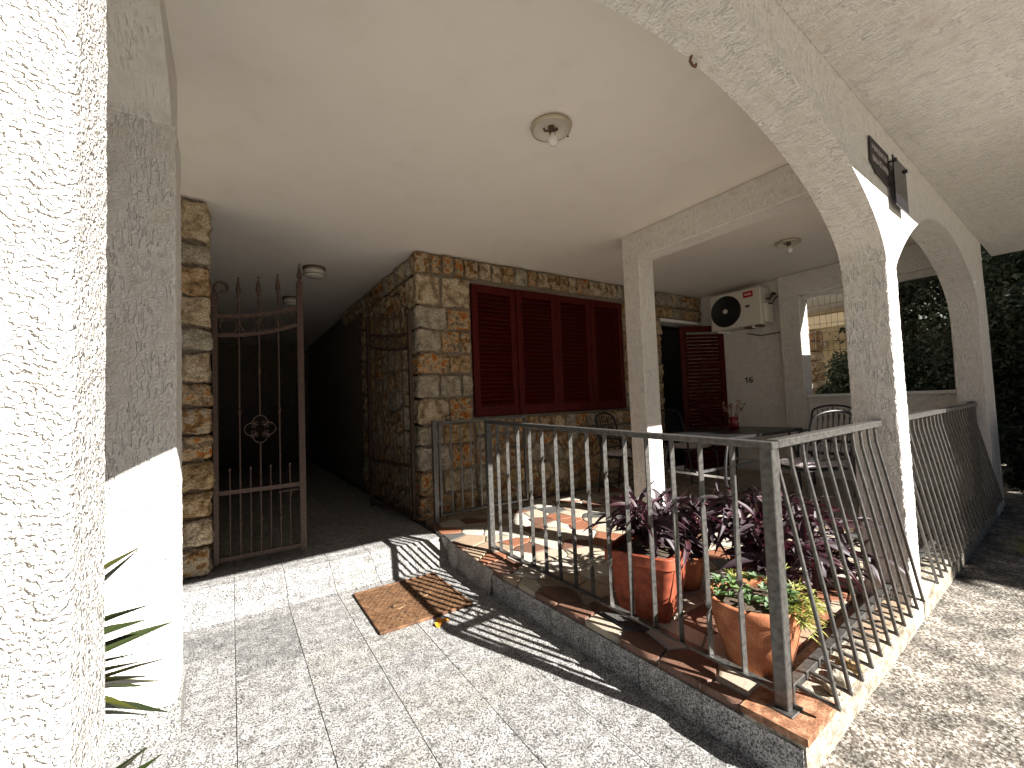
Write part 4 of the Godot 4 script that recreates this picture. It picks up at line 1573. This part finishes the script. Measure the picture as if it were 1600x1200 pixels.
func succulent(label: String, at: Vector3, radius: float) -> void:
	var t := thing("succulent", label, "plant", at)
	var fat := [leaf_mesh(0.042, 0.017, 0.3, 0.007), leaf_mesh(0.034, 0.016, 0.1, 0.006)]
	var thin := [leaf_mesh(0.055, 0.0065, 0.5, 0.002), leaf_mesh(0.045, 0.006, 0.2, 0.002)]
	var made := 0
	for k in 30:                                   # rosettes of broad leaves
		var a := rng.randf_range(0, TAU)
		var r := radius * sqrt(rng.randf()) * 0.95
		var c := Vector3(cos(a) * r - radius * 0.12, 0.012 + rng.randf_range(0.0, 0.045), sin(a) * r)
		var mi := 4 if rng.randf() < 0.4 else rng.randi() % 2
		for q in 6:
			var b := q * TAU / 6.0 + rng.randf()
			var o := put(fat[q % 2], "leaf", M.greens[mi], t)
			o.transform = Transform3D(look_basis(Vector3(cos(b), rng.randf_range(0.25, 0.9), sin(b))).scaled(Vector3.ONE * rng.randf_range(0.8, 1.35)), c)
			made += 1
	var tufts := new_st()
	var tufts2 := new_st()
	for k in 46:                                   # needle-leaved trailing shoots at the rim
		var a := rng.randf_range(-1.2, 1.9)
		var c := Vector3(cos(a), 0, sin(a)) * radius * rng.randf_range(0.7, 1.05)
		var dirn := (Vector3(cos(a), rng.randf_range(-0.6, 0.5), sin(a)) + Vector3(rng.randf_range(-0.5, 0.5), 0, rng.randf_range(-0.5, 0.5))).normalized()
		var L := rng.randf_range(0.05, 0.12)
		var pts := [c + Vector3(0, 0.01, 0), c + Vector3(0, 0.03, 0) + dirn * L * 0.5, c + dirn * L + Vector3(0, 0.012, 0)]
		tube(tufts, pts, [0.002, 0.0018, 0.0012], 4)
		for q in 12:
			var u := 0.15 + 0.85 * q / 11.0
			var p: Vector3 = (pts[0] as Vector3).lerp(pts[1], u * 2.0) if u < 0.5 else (pts[1] as Vector3).lerp(pts[2], u * 2.0 - 1.0)
			var v := (dirn + Vector3(rng.randf_range(-1, 1), rng.randf_range(-0.3, 1), rng.randf_range(-1, 1)) * 0.9).normalized()
			leaf_into(tufts2 if q % 3 else tufts, Transform3D(look_basis(v), p), rng.randf_range(0.028, 0.045), 0.0055, 0.3, 0.002)
	var s1 := obj("shoots", tufts, M.greens[2], t)
	s1.set_meta("kind", "stuff")
	var s2 := obj("needle_leaves", tufts2, M.greens[3], t)
	s2.set_meta("kind", "stuff")

func build_yucca() -> void:
	var t := thing("yucca", "spiky yucca with sword leaves beside the bright street pier", "plant", P(-0.62, 0.02, 1.62))
	var st := new_st()
	tube(st, [Vector3.ZERO, Vector3(0.03, 0.28, 0.02), Vector3(0.06, 0.56, 0.0)], [0.055, 0.05, 0.045], 9)
	obj("trunk", st, M.bark, t)
	var base := P(-0.56, 0.58, 1.62)
	# leaf tips worked out on the photograph's own plane: [x, y, d]
	var tips := [[-0.115, 0.639, 1.50], [-0.162, 0.788, 1.50], [-0.191, 0.735, 1.52], [-0.195, 0.671, 1.50], [-0.133, 0.512, 1.46], [-0.162, 0.60, 1.50], [-0.186, 0.555, 1.44], [-0.205, 0.945, 1.5], [-0.215, 0.93, 1.6], [-0.20, 0.53, 1.6], [-0.15, 0.57, 1.52], [-0.19, 0.62, 1.56], [-0.14, 0.68, 1.6], [-0.175, 0.505, 1.5]]
	var low := P(-0.52, 0.22, 1.45)
	var tips2 := [[-0.17, 0.49, 1.42], [-0.185, 0.445, 1.45], [-0.165, 0.40, 1.36], [-0.185, 0.365, 1.40], [-0.22, 0.33, 1.5], [-0.15, 0.45, 1.40], [-0.175, 0.425, 1.42], [-0.16, 0.47, 1.46], [-0.19, 0.39, 1.44], [-0.155, 0.375, 1.38]]
	var add := func(from: Vector3, tip: Vector3, w: float) -> void:
		var v := tip - from
		var s := new_st()
		smooth_on(s)
		leaf_into(s, Transform3D(look_basis(v + Vector3(0, v.length() * 0.10, 0), rng.randf_range(-0.6, 0.6)), Vector3.ZERO), v.length() * 1.0, w, 0.10, w * 0.22)
		var o := obj("leaf", s, M.yucca[rng.randi() % 3], t)
		o.position = from - t.position
	for p in tips: add.call(base + Vector3(rng.randf_range(-0.02, 0.02), rng.randf_range(-0.1, 0.08), rng.randf_range(-0.03, 0.03)), P(p[0], p[1], p[2]), rng.randf_range(0.040, 0.058))
	for p in tips2: add.call(low, P(p[0], p[1], p[2]), rng.randf_range(0.038, 0.052))
	for k in 46:
		var a := rng.randf_range(0, TAU)
		var e := rng.randf_range(-0.5, 1.2)
		var dirn := Vector3(cos(a) * cos(e), sin(e), sin(a) * cos(e))
		if dirn.x > -0.05: continue
		add.call(base, base + dirn * rng.randf_range(0.35, 0.5), 0.038)
	st = new_st()
	tube(st, [Vector3(0.02, 0.0, 0.15), Vector3(0.08, 0.12, 0.17), low - t.position + Vector3(0, 0.03, 0)], 0.03, 8)
	obj("trunk", st, M.bark, t)

func leaf_cloud(n: int, rad: Vector3, size: float, clumps: int, seed_n: int) -> ArrayMesh:
	var rg := RandomNumberGenerator.new()
	rg.seed = seed_n
	var cs: Array = []
	for i in clumps:
		var d := Vector3(rg.randfn(), rg.randfn(), rg.randfn()).normalized() * pow(rg.randf(), 0.4)
		cs.append(d * 0.78)
	var v := PackedVector3Array()
	var nr := PackedVector3Array()
	for i in n:
		var c: Vector3 = cs[rg.randi() % clumps]
		var d := Vector3(rg.randfn(), rg.randfn(), rg.randfn()).normalized() * pow(rg.randf(), 0.5) * 0.30
		var p := (c + d) * rad
		var a := Vector3(rg.randfn(), rg.randfn(), rg.randfn()).normalized()
		var b := a.cross(Vector3(rg.randfn(), rg.randfn(), rg.randfn())).normalized()
		var s := size * rg.randf_range(0.6, 1.3)
		var nn := a.cross(b)
		var k0 := p - a * s
		var k1 := p + b * s * 0.45 + nn * s * 0.12
		var k2 := p + a * s
		var k3 := p - b * s * 0.45 + nn * s * 0.12
		v.append_array(PackedVector3Array([k0, k1, k2, k0, k2, k3]))
		for q in 6: nr.append(nn)
	var arr := []
	arr.resize(Mesh.ARRAY_MAX)
	arr[Mesh.ARRAY_VERTEX] = v
	arr[Mesh.ARRAY_NORMAL] = nr
	var am := ArrayMesh.new()
	am.add_surface_from_arrays(Mesh.PRIMITIVE_TRIANGLES, arr)
	return am

func tree(called: String, label: String, at: Vector3, trunk_h: float, rad: Vector3, n: int, size: float, seed_n: int, m: Material, group: String) -> void:
	var t := thing(called, label, "tree" if trunk_h > 1.0 else "bush", at, 0.0, group)
	var st := new_st()
	var lean := Vector3(rng.randf_range(-0.15, 0.15), 0, rng.randf_range(-0.15, 0.15))
	var r0 := 0.05 + trunk_h * 0.025
	var hub := Vector3(0, trunk_h, 0) + lean
	tube(st, [Vector3.ZERO, Vector3(0, trunk_h * 0.5, 0) + lean * 0.3, hub, hub + Vector3(0, rad.y * 0.7, 0)], [r0, r0 * 0.8, r0 * 0.65, r0 * 0.25], 9)
	for k in 6:
		var a := TAU * k / 6.0 + rng.randf()
		tube(st, [hub, hub + Vector3(cos(a) * rad.x * 0.35, rad.y * 0.45, sin(a) * rad.z * 0.35), hub + Vector3(cos(a) * rad.x * 0.75, rad.y * rng.randf_range(0.4, 1.2), sin(a) * rad.z * 0.75)], [r0 * 0.5, r0 * 0.3, r0 * 0.1], 6)
	obj("trunk", st, M.bark, t)
	var o := put(leaf_cloud(n, rad, size, 40, seed_n), "crown", m, t)
	o.position = hub + Vector3(0, rad.y * 0.75, 0)

func build_garden() -> void:
	var G := "evergreens beyond the end of the porch"
	# dark evergreens past the end of the house
	tree("evergreen_bush", "dense dark evergreen bush just past the porch end pillar", P(8.3, 0, 1.2), 0.45, Vector3(1.3, 1.6, 1.3), 60000, 0.036, 5, M.leaf_dark, G)
	tree("evergreen_bush", "dark leafy bush filling the small arch view", P(8.6, 0, 2.4), 0.4, Vector3(1.1, 0.95, 0.9), 26000, 0.036, 6, M.leaf_dark, G)
	tree("evergreen_tree", "tall dark evergreen tree at the right edge behind the drainpipe", P(10.6, 0, 0.2), 1.8, Vector3(2.2, 2.0, 1.9), 45000, 0.055, 7, M.leaf_dark, G)
	tree("evergreen_bush", "low dark shrub at the right edge of the yard", P(7.1, 0, 0.75), 0.15, Vector3(0.55, 0.5, 0.5), 14000, 0.03, 8, M.leaf_dark, G)
	tree("evergreen_bush", "small dark shrub against the end of the far railing", P(6.15, 0, 0.50), 0.15, Vector3(0.36, 0.55, 0.34), 12000, 0.024, 10, M.leaf_dark, G)
	tree("evergreen_tree", "broad dark tree closing the view beyond the yard", P(13.5, 0, 2.2), 1.6, Vector3(2.6, 2.4, 2.6), 40000, 0.07, 9, M.leaf_dark, G)
	# street trees whose shade falls on the end of the arcade
	var S := "street trees shading the yard"
	tree("street_tree", "leafy tree across the yard shading the far arch", P(7.3, 0, -2.6), 2.4, Vector3(1.75, 1.6, 1.6), 15000, 0.10, 15, M.leaf_mid, S)
	tree("street_tree", "second leafy tree farther out across the yard", P(7.5, 0, -4.9), 2.4, Vector3(2.0, 1.7, 1.7), 15000, 0.10, 16, M.leaf_mid, S)
	tree("street_tree", "third leafy tree shading the evergreens past the house", P(10.2, 0, -2.6), 2.4, Vector3(2.2, 1.9, 2.0), 18000, 0.11, 17, M.leaf_mid, S)
	# a few blades by the kerb
	var t := thing("kerb_grass", "tuft of dry pale grass at the foot of the far railing", "grass", P(4.95, 0.03, 0.62))
	var st := new_st()
	smooth_on(st)
	for k in 60:
		var a := rng.randf_range(0, TAU)
		leaf_into(st, Transform3D(look_basis(Vector3(cos(a), rng.randf_range(0.5, 2.0), sin(a))), Vector3(rng.randf_range(-0.25, 0.25), 0, rng.randf_range(-0.06, 0.06))), rng.randf_range(0.08, 0.2), 0.006, 0.5, 0.001)
	var o := obj("blades", st, M.greens[3], t)
	o.set_meta("kind", "stuff")

func build_neighbour() -> void:
	var t := thing("neighbour_house", "cream neighbouring porch with stone pillar seen through the wire mesh", "house")
	box_at("wall", P(12.6, 0, 3.2), P(12.8, 3.3, 9.0), M.cream, t)
	box_at("ceiling", P(10.0, 3.3, 3.3), P(12.8, 3.5, 9.0), M.white_wall, t)
	box_at("beam", P(10.0, 2.55, 3.35), P(10.3, 2.8, 9.0), M.cream, t)
	var pil := Node3D.new()
	pil.name = "stone_pillar"
	t.add_child(pil)
	var y := 0.0
	var k := 0
	while y < 2.5:
		var o := put(block_mesh(Vector3(0.36, 0.20, 0.36), 0.03, 0.015, 500.0 + k, 4), "stone", stone_mat(), pil)
		o.position = P(10.15, y + 0.105, 4.05)
		y += 0.21
		k += 1
	var lm := new_st()
	lathe(lm, [Vector2(0.0, 0.0), Vector2(0.05, 0.01), Vector2(0.13, 0.08), Vector2(0.16, 0.14), Vector2(0.15, 0.145), Vector2(0.0, 0.12)], 20, P(12.5, 2.35, 4.75))
	tag(obj("wall_lamp", lm, M.lamp_in), "bowl shaped wall lamp on the neighbouring cream wall", "lamp")
	# wire mesh over the end opening
	var w := thing("wire_mesh", "rusty wire mesh panel hung in the end wall opening", "mesh panel", P(6.47, 0, 0))
	var z := 1.30
	while z < 2.62:
		var s := new_st()
		tube(s, [P(0, 1.75 + rng.randf_range(-0.03, 0.03), z), P(rng.randf_range(-0.01, 0.01), 2.1, z + rng.randf_range(-0.01, 0.01)), P(0, 2.52, z)], 0.0028, 4)
		obj("wire", s, M.iron, w)
		z += 0.068
	y = 1.78
	while y < 2.5:
		var s := new_st()
		tube(s, [P(0.003, y, 1.20), P(rng.randf_range(-0.012, 0.012), y + rng.randf_range(-0.015, 0.015), 1.9), P(0.003, y + 0.02, 2.62)], 0.0028, 4)
		obj("wire", s, M.iron, w)
		y += 0.12
	# drainpipe at the end of the arcade
	var dp := thing("drainpipe", "thin grey drainpipe down the end of the arcade", "pipe", F(6.52, 0, 0.03))
	var ds := new_st()
	tube(ds, [Vector3(-0.10, 2.62, 0.0), Vector3(-0.03, 2.3, 0), Vector3(0, 1.9, 0), Vector3(0, 1.0, 0), Vector3(0.02, 0.1, 0), Vector3(0.02, 0.03, 0)], 0.026, 10)
	obj("pipe", ds, M.pipe, dp)
	for y2: float in [0.5, 1.5]:
		var cs := new_st()
		bar(cs, Vector3(0.005, y2, 0), Vector3(-0.14, y2, 0), 0.03, 0.02, Vector3.UP)
		obj("clamp", cs, M.dark_metal, dp)

# ---------------------------------------------------------------- terrace furniture
func build_table() -> void:
	var t := thing("table", "black glass topped metal terrace table behind the railing", "table", P(4.32, TERR_Y, 2.51))
	var st := new_st()
	rbox(st, Vector3(0, 0.722, 0), Vector3(1.32, 0.008, 0.74), 0.002)
	obj("table_top", st, M.table_glass, t)
	st = new_st()
	for s: float in [-1.0, 1.0]:
		rbox(st, Vector3(0, 0.715, s * 0.38), Vector3(1.36, 0.028, 0.022), 0.004)
		rbox(st, Vector3(s * 0.67, 0.7152, 0), Vector3(0.022, 0.028, 0.738), 0.004)
	obj("rim", st, M.dark_metal, t)
	for sx: float in [-1.0, 1.0]:
		for sz: float in [-1.0, 1.0]:
			st = new_st()
			var pts: Array = []
			for i in 12:
				var u := i / 11.0
				pts.append(Vector3(sx * (0.56 + 0.09 * sin(u * PI) * (1.0 if u < 0.55 else 0.7) + 0.05 * u), 0.70 * (1.0 - u) + 0.008, sz * (0.30 + 0.05 * u)))
			tube(st, pts, 0.013, 8)
			obj("leg", st, M.dark_metal, t)
	st = new_st()
	for sx: float in [-1.0, 1.0]:
		bar(st, Vector3(sx * 0.61, 0.36, -0.32), Vector3(sx * 0.61, 0.36, 0.32), 0.02, 0.012, Vector3.UP)
	bar(st, Vector3(-0.61, 0.372, 0), Vector3(0.61, 0.372, 0), 0.024, 0.012, Vector3.UP)
	obj("stretcher", st, M.chrome, t)
	# vase with dried flowers
	var v := thing("vase", "small dark red glass vase of dried flowers on the table", "vase", P(4.66, TERR_Y + 0.729, 2.66))
	st = new_st()
	lathe(st, [Vector2(0.0, 0.0), Vector2(0.045, 0.0), Vector2(0.05, 0.02), Vector2(0.042, 0.08), Vector2(0.05, 0.13), Vector2(0.046, 0.13), Vector2(0.038, 0.08), Vector2(0.04, 0.03)], 20)
	obj("body", st, M.red_glass, v)
	for k in 26:
		var a := rng.randf_range(0, TAU)
		var e := rng.randf_range(0.03, 0.13)
		var tip := Vector3(cos(a) * e + 0.03, rng.randf_range(0.19, 0.30), sin(a) * e)
		st = new_st()
		tube(st, [Vector3(cos(a) * 0.02, 0.05, sin(a) * 0.02), Vector3(cos(a) * 0.035, 0.13, sin(a) * 0.035), tip], 0.0016, 4)
		obj("stem", st, M.dry, v)
		var fl := new_st()
		smooth_on(fl)
		for q in 6:
			leaf_into(fl, Transform3D(look_basis(Vector3(rng.randf_range(-1, 1), rng.randf_range(-0.2, 1), rng.randf_range(-1, 1))), tip), 0.032, 0.014, 0.4, 0.003)
		obj("flower", fl, M.pale_petal if k % 2 else M.dry, v)

func chair(label: String, at: Vector3, turn: float, cushion_label: String) -> void:
	var t := thing("garden_chair", label, "chair", at, turn, "black metal chairs around the terrace table")
	# faces +z; seat 0.44 high
	var st := new_st()
	rbox(st, Vector3(0, 0.425, 0), Vector3(0.44, 0.012, 0.42), 0.003)
	obj("seat", st, M.grille, t)
	for s: float in [-1.0, 1.0]:
		st = new_st()
		tube(st, [Vector3(s * 0.24, 0.008, 0.24), Vector3(s * 0.245, 0.25, 0.235), Vector3(s * 0.25, 0.58, 0.20), Vector3(s * 0.25, 0.65, 0.12), Vector3(s * 0.25, 0.655, -0.20)], 0.012, 8)
		obj("front_leg", st, M.dark_metal, t)
		st = new_st()
		tube(st, [Vector3(s * 0.22, 0.008, -0.28), Vector3(s * 0.22, 0.42, -0.215), Vector3(s * 0.22, 0.655, -0.235), Vector3(s * 0.20, 0.86, -0.29)], 0.012, 8)
		obj("rear_leg", st, M.dark_metal, t)
	st = new_st()
	var pts: Array = []
	for i in 13:
		var a := PI * i / 12.0
		pts.append(Vector3(cos(a) * 0.20, 0.86 + sin(a) * 0.075, -0.29 - sin(a) * 0.02))
	tube(st, pts, 0.012, 8)
	bar(st, Vector3(-0.22, 0.52, -0.222), Vector3(0.22, 0.52, -0.222), 0.02, 0.012, Vector3.UP)
	obj("back_frame", st, M.dark_metal, t)
	for i in 7:
		var x := -0.15 + 0.05 * i
		st = new_st()
		tube(st, [Vector3(x, 0.52, -0.222), Vector3(x, 0.92 - absf(x) * 0.25, -0.305)], 0.005, 6)
		obj("back_bar", st, M.dark_metal, t)
	var c := new_st()
	smooth_on(c)
	var n := 10
	var g: Array = []
	for side in 2:
		for i in n + 1:
			for j in n + 1:
				var u := 2.0 * i / n - 1.0
				var v := 2.0 * j / n - 1.0
				var e := pow(maxf(0.0, (1.0 - pow(absf(u), 4)) * (1.0 - pow(absf(v), 4))), 0.5)
				g.append(Vector3(u * 0.215, (0.034 + 0.034 * e + noise.get_noise_2d(u * 60.0 + at.x * 50.0, v * 60.0) * 0.008) if side == 0 else (0.034 - 0.032 * e), v * 0.205))
	for side in 2:
		for i in n:
			for j in n:
				var k := side * (n + 1) * (n + 1)
				var a: Vector3 = g[k + i * (n + 1) + j]
				var b: Vector3 = g[k + (i + 1) * (n + 1) + j]
				var d: Vector3 = g[k + (i + 1) * (n + 1) + j + 1]
				var f: Vector3 = g[k + i * (n + 1) + j + 1]
				if side == 0: quad(c, f, d, b, a)
				else: quad(c, a, b, d, f)
	var o := obj(numbered("seat_cushion"), c, M.fabric)
	o.position = at + Vector3(0, 0.431, 0)
	o.rotation.y = turn
	tag(o, cushion_label, "cushion", "patterned seat cushions")

func build_rocks() -> void:
	var L := ["pale rough rock on the kerb under the first railing bars", "dark mottled rock on the kerb beside the corner post", "brownish rock on the kerb behind the pale one"]
	var spots := [[1.93, 0.10, 0.085], [1.835, 0.10, 0.07], [2.03, 0.11, 0.08]]
	for i in 3:
		var s: Array = spots[i]
		var o := put(block_mesh(Vector3(s[2], s[2] * 0.55, s[2] * 0.8), 0.02, 0.012, 700.0 + i, 5), numbered("rock"), [M.kerb, M.stones[2], M.stones[3]][i])
		o.position = F(s[0], TERR_Y + s[2] * 0.24, 0.02)
		o.rotation.y = i * 0.8
		tag(o, L[i], "rock", "rocks on the kerb")

# ---------------------------------------------------------------- the scene
func _ready() -> void:
	rng.seed = 20240
	noise.noise_type = FastNoiseLite.TYPE_SIMPLEX_SMOOTH
	noise.seed = 3
	noise.frequency = 0.1
	noise.fractal_type = FastNoiseLite.FRACTAL_NONE

	# camera
	var cam := Camera3D.new()
	cam.name = "camera"
	cam.fov = 83.565
	cam.near = 0.05
	cam.far = 400.0
	add_child(cam)
	var fw := Vector3(0.54759262, 0.04447979, -0.83556201)
	var up := Vector3(0.00815502, 0.99825498, 0.05848495)
	var rt := Vector3(0.83670533, -0.03883995, 0.54627433)
	cam.transform = Transform3D(Basis(rt, up, -fw), Vector3(0, 1.275, 0))
	cam.current = true

	# sky, exposure
	var we := WorldEnvironment.new()
	we.name = "environment"
	var env := Environment.new()
	env.background_mode = Environment.BG_SKY
	var sky := Sky.new()
	var sm := ProceduralSkyMaterial.new()
	sm.sky_top_color = Color(0.36, 0.47, 0.64)
	sm.sky_horizon_color = Color(0.74, 0.77, 0.80)
	sm.sky_curve = 0.14
	sm.ground_horizon_color = Color(0.55, 0.54, 0.50)
	sm.ground_bottom_color = Color(0.32, 0.30, 0.27)
	sm.sun_angle_max = 1.0
	sky.sky_material = sm
	env.sky = sky
	env.background_energy_multiplier = 0.11
	env.tonemap_mode = Environment.TONE_MAPPER_LINEAR
	env.tonemap_exposure = 3.6
	env.sdfgi_enabled = true
	env.ssao_enabled = true
	env.ssil_enabled = true
	we.environment = env
	add_child(we)

	# sun: from the street, high on the right
	var sun := DirectionalLight3D.new()
	sun.name = "sun"
	sun.light_color = Color(1.0, 0.982, 0.955)
	sun.light_energy = 1.6
	sun.light_angular_distance = 0.5
	sun.shadow_enabled = true
	add_child(sun)
	sun.look_at_from_position(Vector3.ZERO, Vector3(-0.59, -1.10, -1.52), Vector3.UP)

	make_materials()
	build_ground()
	build_house()
	build_stone_walls()
	build_openings()
	build_terrace()
	build_side_railing()
	belly_railing(1.638, 2.897, 1.665, 0.1168, "grey bowed bar railing between the corner post and the wide arch pier", false)
	belly_railing(3.095, 5.93, 3.15, 0.1168, "shaded grey bowed bar railing under the far small arch", true)
	build_small_gate()
	iron_gate(0.62, "brown wrought iron gate leaf standing closed in front of the dark passage", P(-0.115, FLOOR_Y + 0.012, 3.88), 0.0)
	iron_gate(0.98, "brown wrought iron gate leaf swung open along the passage stone wall", P(1.50, FLOOR_Y + 0.012, 4.10), atan2(0.98, -0.17))
	ceiling_dish("open dish ceiling lamp with bare bulb over the entrance", P(1.543, CEIL_Y - 0.001, 1.843))
	ceiling_dish("open dish ceiling lamp with bare bulb over the terrace table", P(4.878, CEIL_Y - 0.001, 2.088))
	drum_lamp("drum shaped ceiling lamp just above the iron gate spears", P(0.779, CEIL_Y - 0.001, 5.067))
	drum_lamp("second drum ceiling lamp deep inside the dark passage", P(0.716, CEIL_Y - 0.001, 6.558))
	build_air_conditioner()
	build_signs()
	build_manhole()
	build_neighbour()
	build_table()
	chair("black metal chair by the stone wall behind the inner pillar", P(3.92, TERR_Y, 3.55), 0.2, "white and purple cushion on the chair by the stone wall")
	chair("black metal chair at the far side of the table", P(4.95, TERR_Y, 3.45), -0.1, "white and purple cushion on the chair beyond the table")
	chair("black metal chair nearest the purple plants", P(4.35, TERR_Y, 1.82), 2.7, "sunlit white and purple cushion nearest the purple plants")
	chair("black metal chair at the table end by the end wall", P(5.55, TERR_Y, 2.10), -1.4, "white and purple cushion on the chair by the end wall")
	square_pot("red square planter with purple plant behind the railing", P(1.84, TERR_Y, 1.56), 0.35, 0.36, 0.25, 0.33, M.terracotta_red)
	round_pot("large terracotta pot of succulents behind the corner post", P(1.82, TERR_Y + 0.003, 1.00), 0.178, 0.118, 0.262, M.terracotta)
	round_pot("small terracotta pot behind the bowed railing bars", P(2.16, TERR_Y + 0.003, 1.06), 0.085, 0.06, 0.13, M.terracotta)
	round_pot("terracotta pot hidden under the spreading purple plant", P(2.42, TERR_Y + 0.003, 1.30), 0.13, 0.09, 0.20, M.terracotta)
	purple_plant("purple trailing plant growing in the red square planter", P(1.84, TERR_Y + 0.30, 1.56), 17, 0.24, 0.27, Vector3(0.05, 0, 0.02), 9)
	purple_plant("wide purple trailing plant spreading behind the succulents", P(2.42, TERR_Y + 0.185, 1.30), 27, 0.46, 0.36, Vector3(0.06, 0, 0.10), 10)
	purple_plant("purple shoots rising between the two large pots", P(2.16, TERR_Y + 0.12, 1.06), 12, 0.22, 0.30, Vector3(0.16, 0, -0.04), 9)
	round_pot("terracotta pot between the square planter and the wide plant", P(2.22, TERR_Y + 0.003, 1.62), 0.12, 0.085, 0.19, M.terracotta)
	purple_plant("tall purple plant standing behind the gap between the pots", P(2.22, TERR_Y + 0.175, 1.62), 18, 0.30, 0.36, Vector3(0.0, 0, 0.10), 10)
	purple_plant("low purple shoots trailing beside the foot of the pier", P(2.72, TERR_Y + 0.012, 1.12), 12, 0.22, 0.30, Vector3(0.04, 0, 0.06), 9)
	succulent("green and yellow succulents filling the large terracotta pot", P(1.82, TERR_Y + 0.242, 1.00), 0.158)
	build_yucca()
	build_rocks()
	build_garden()
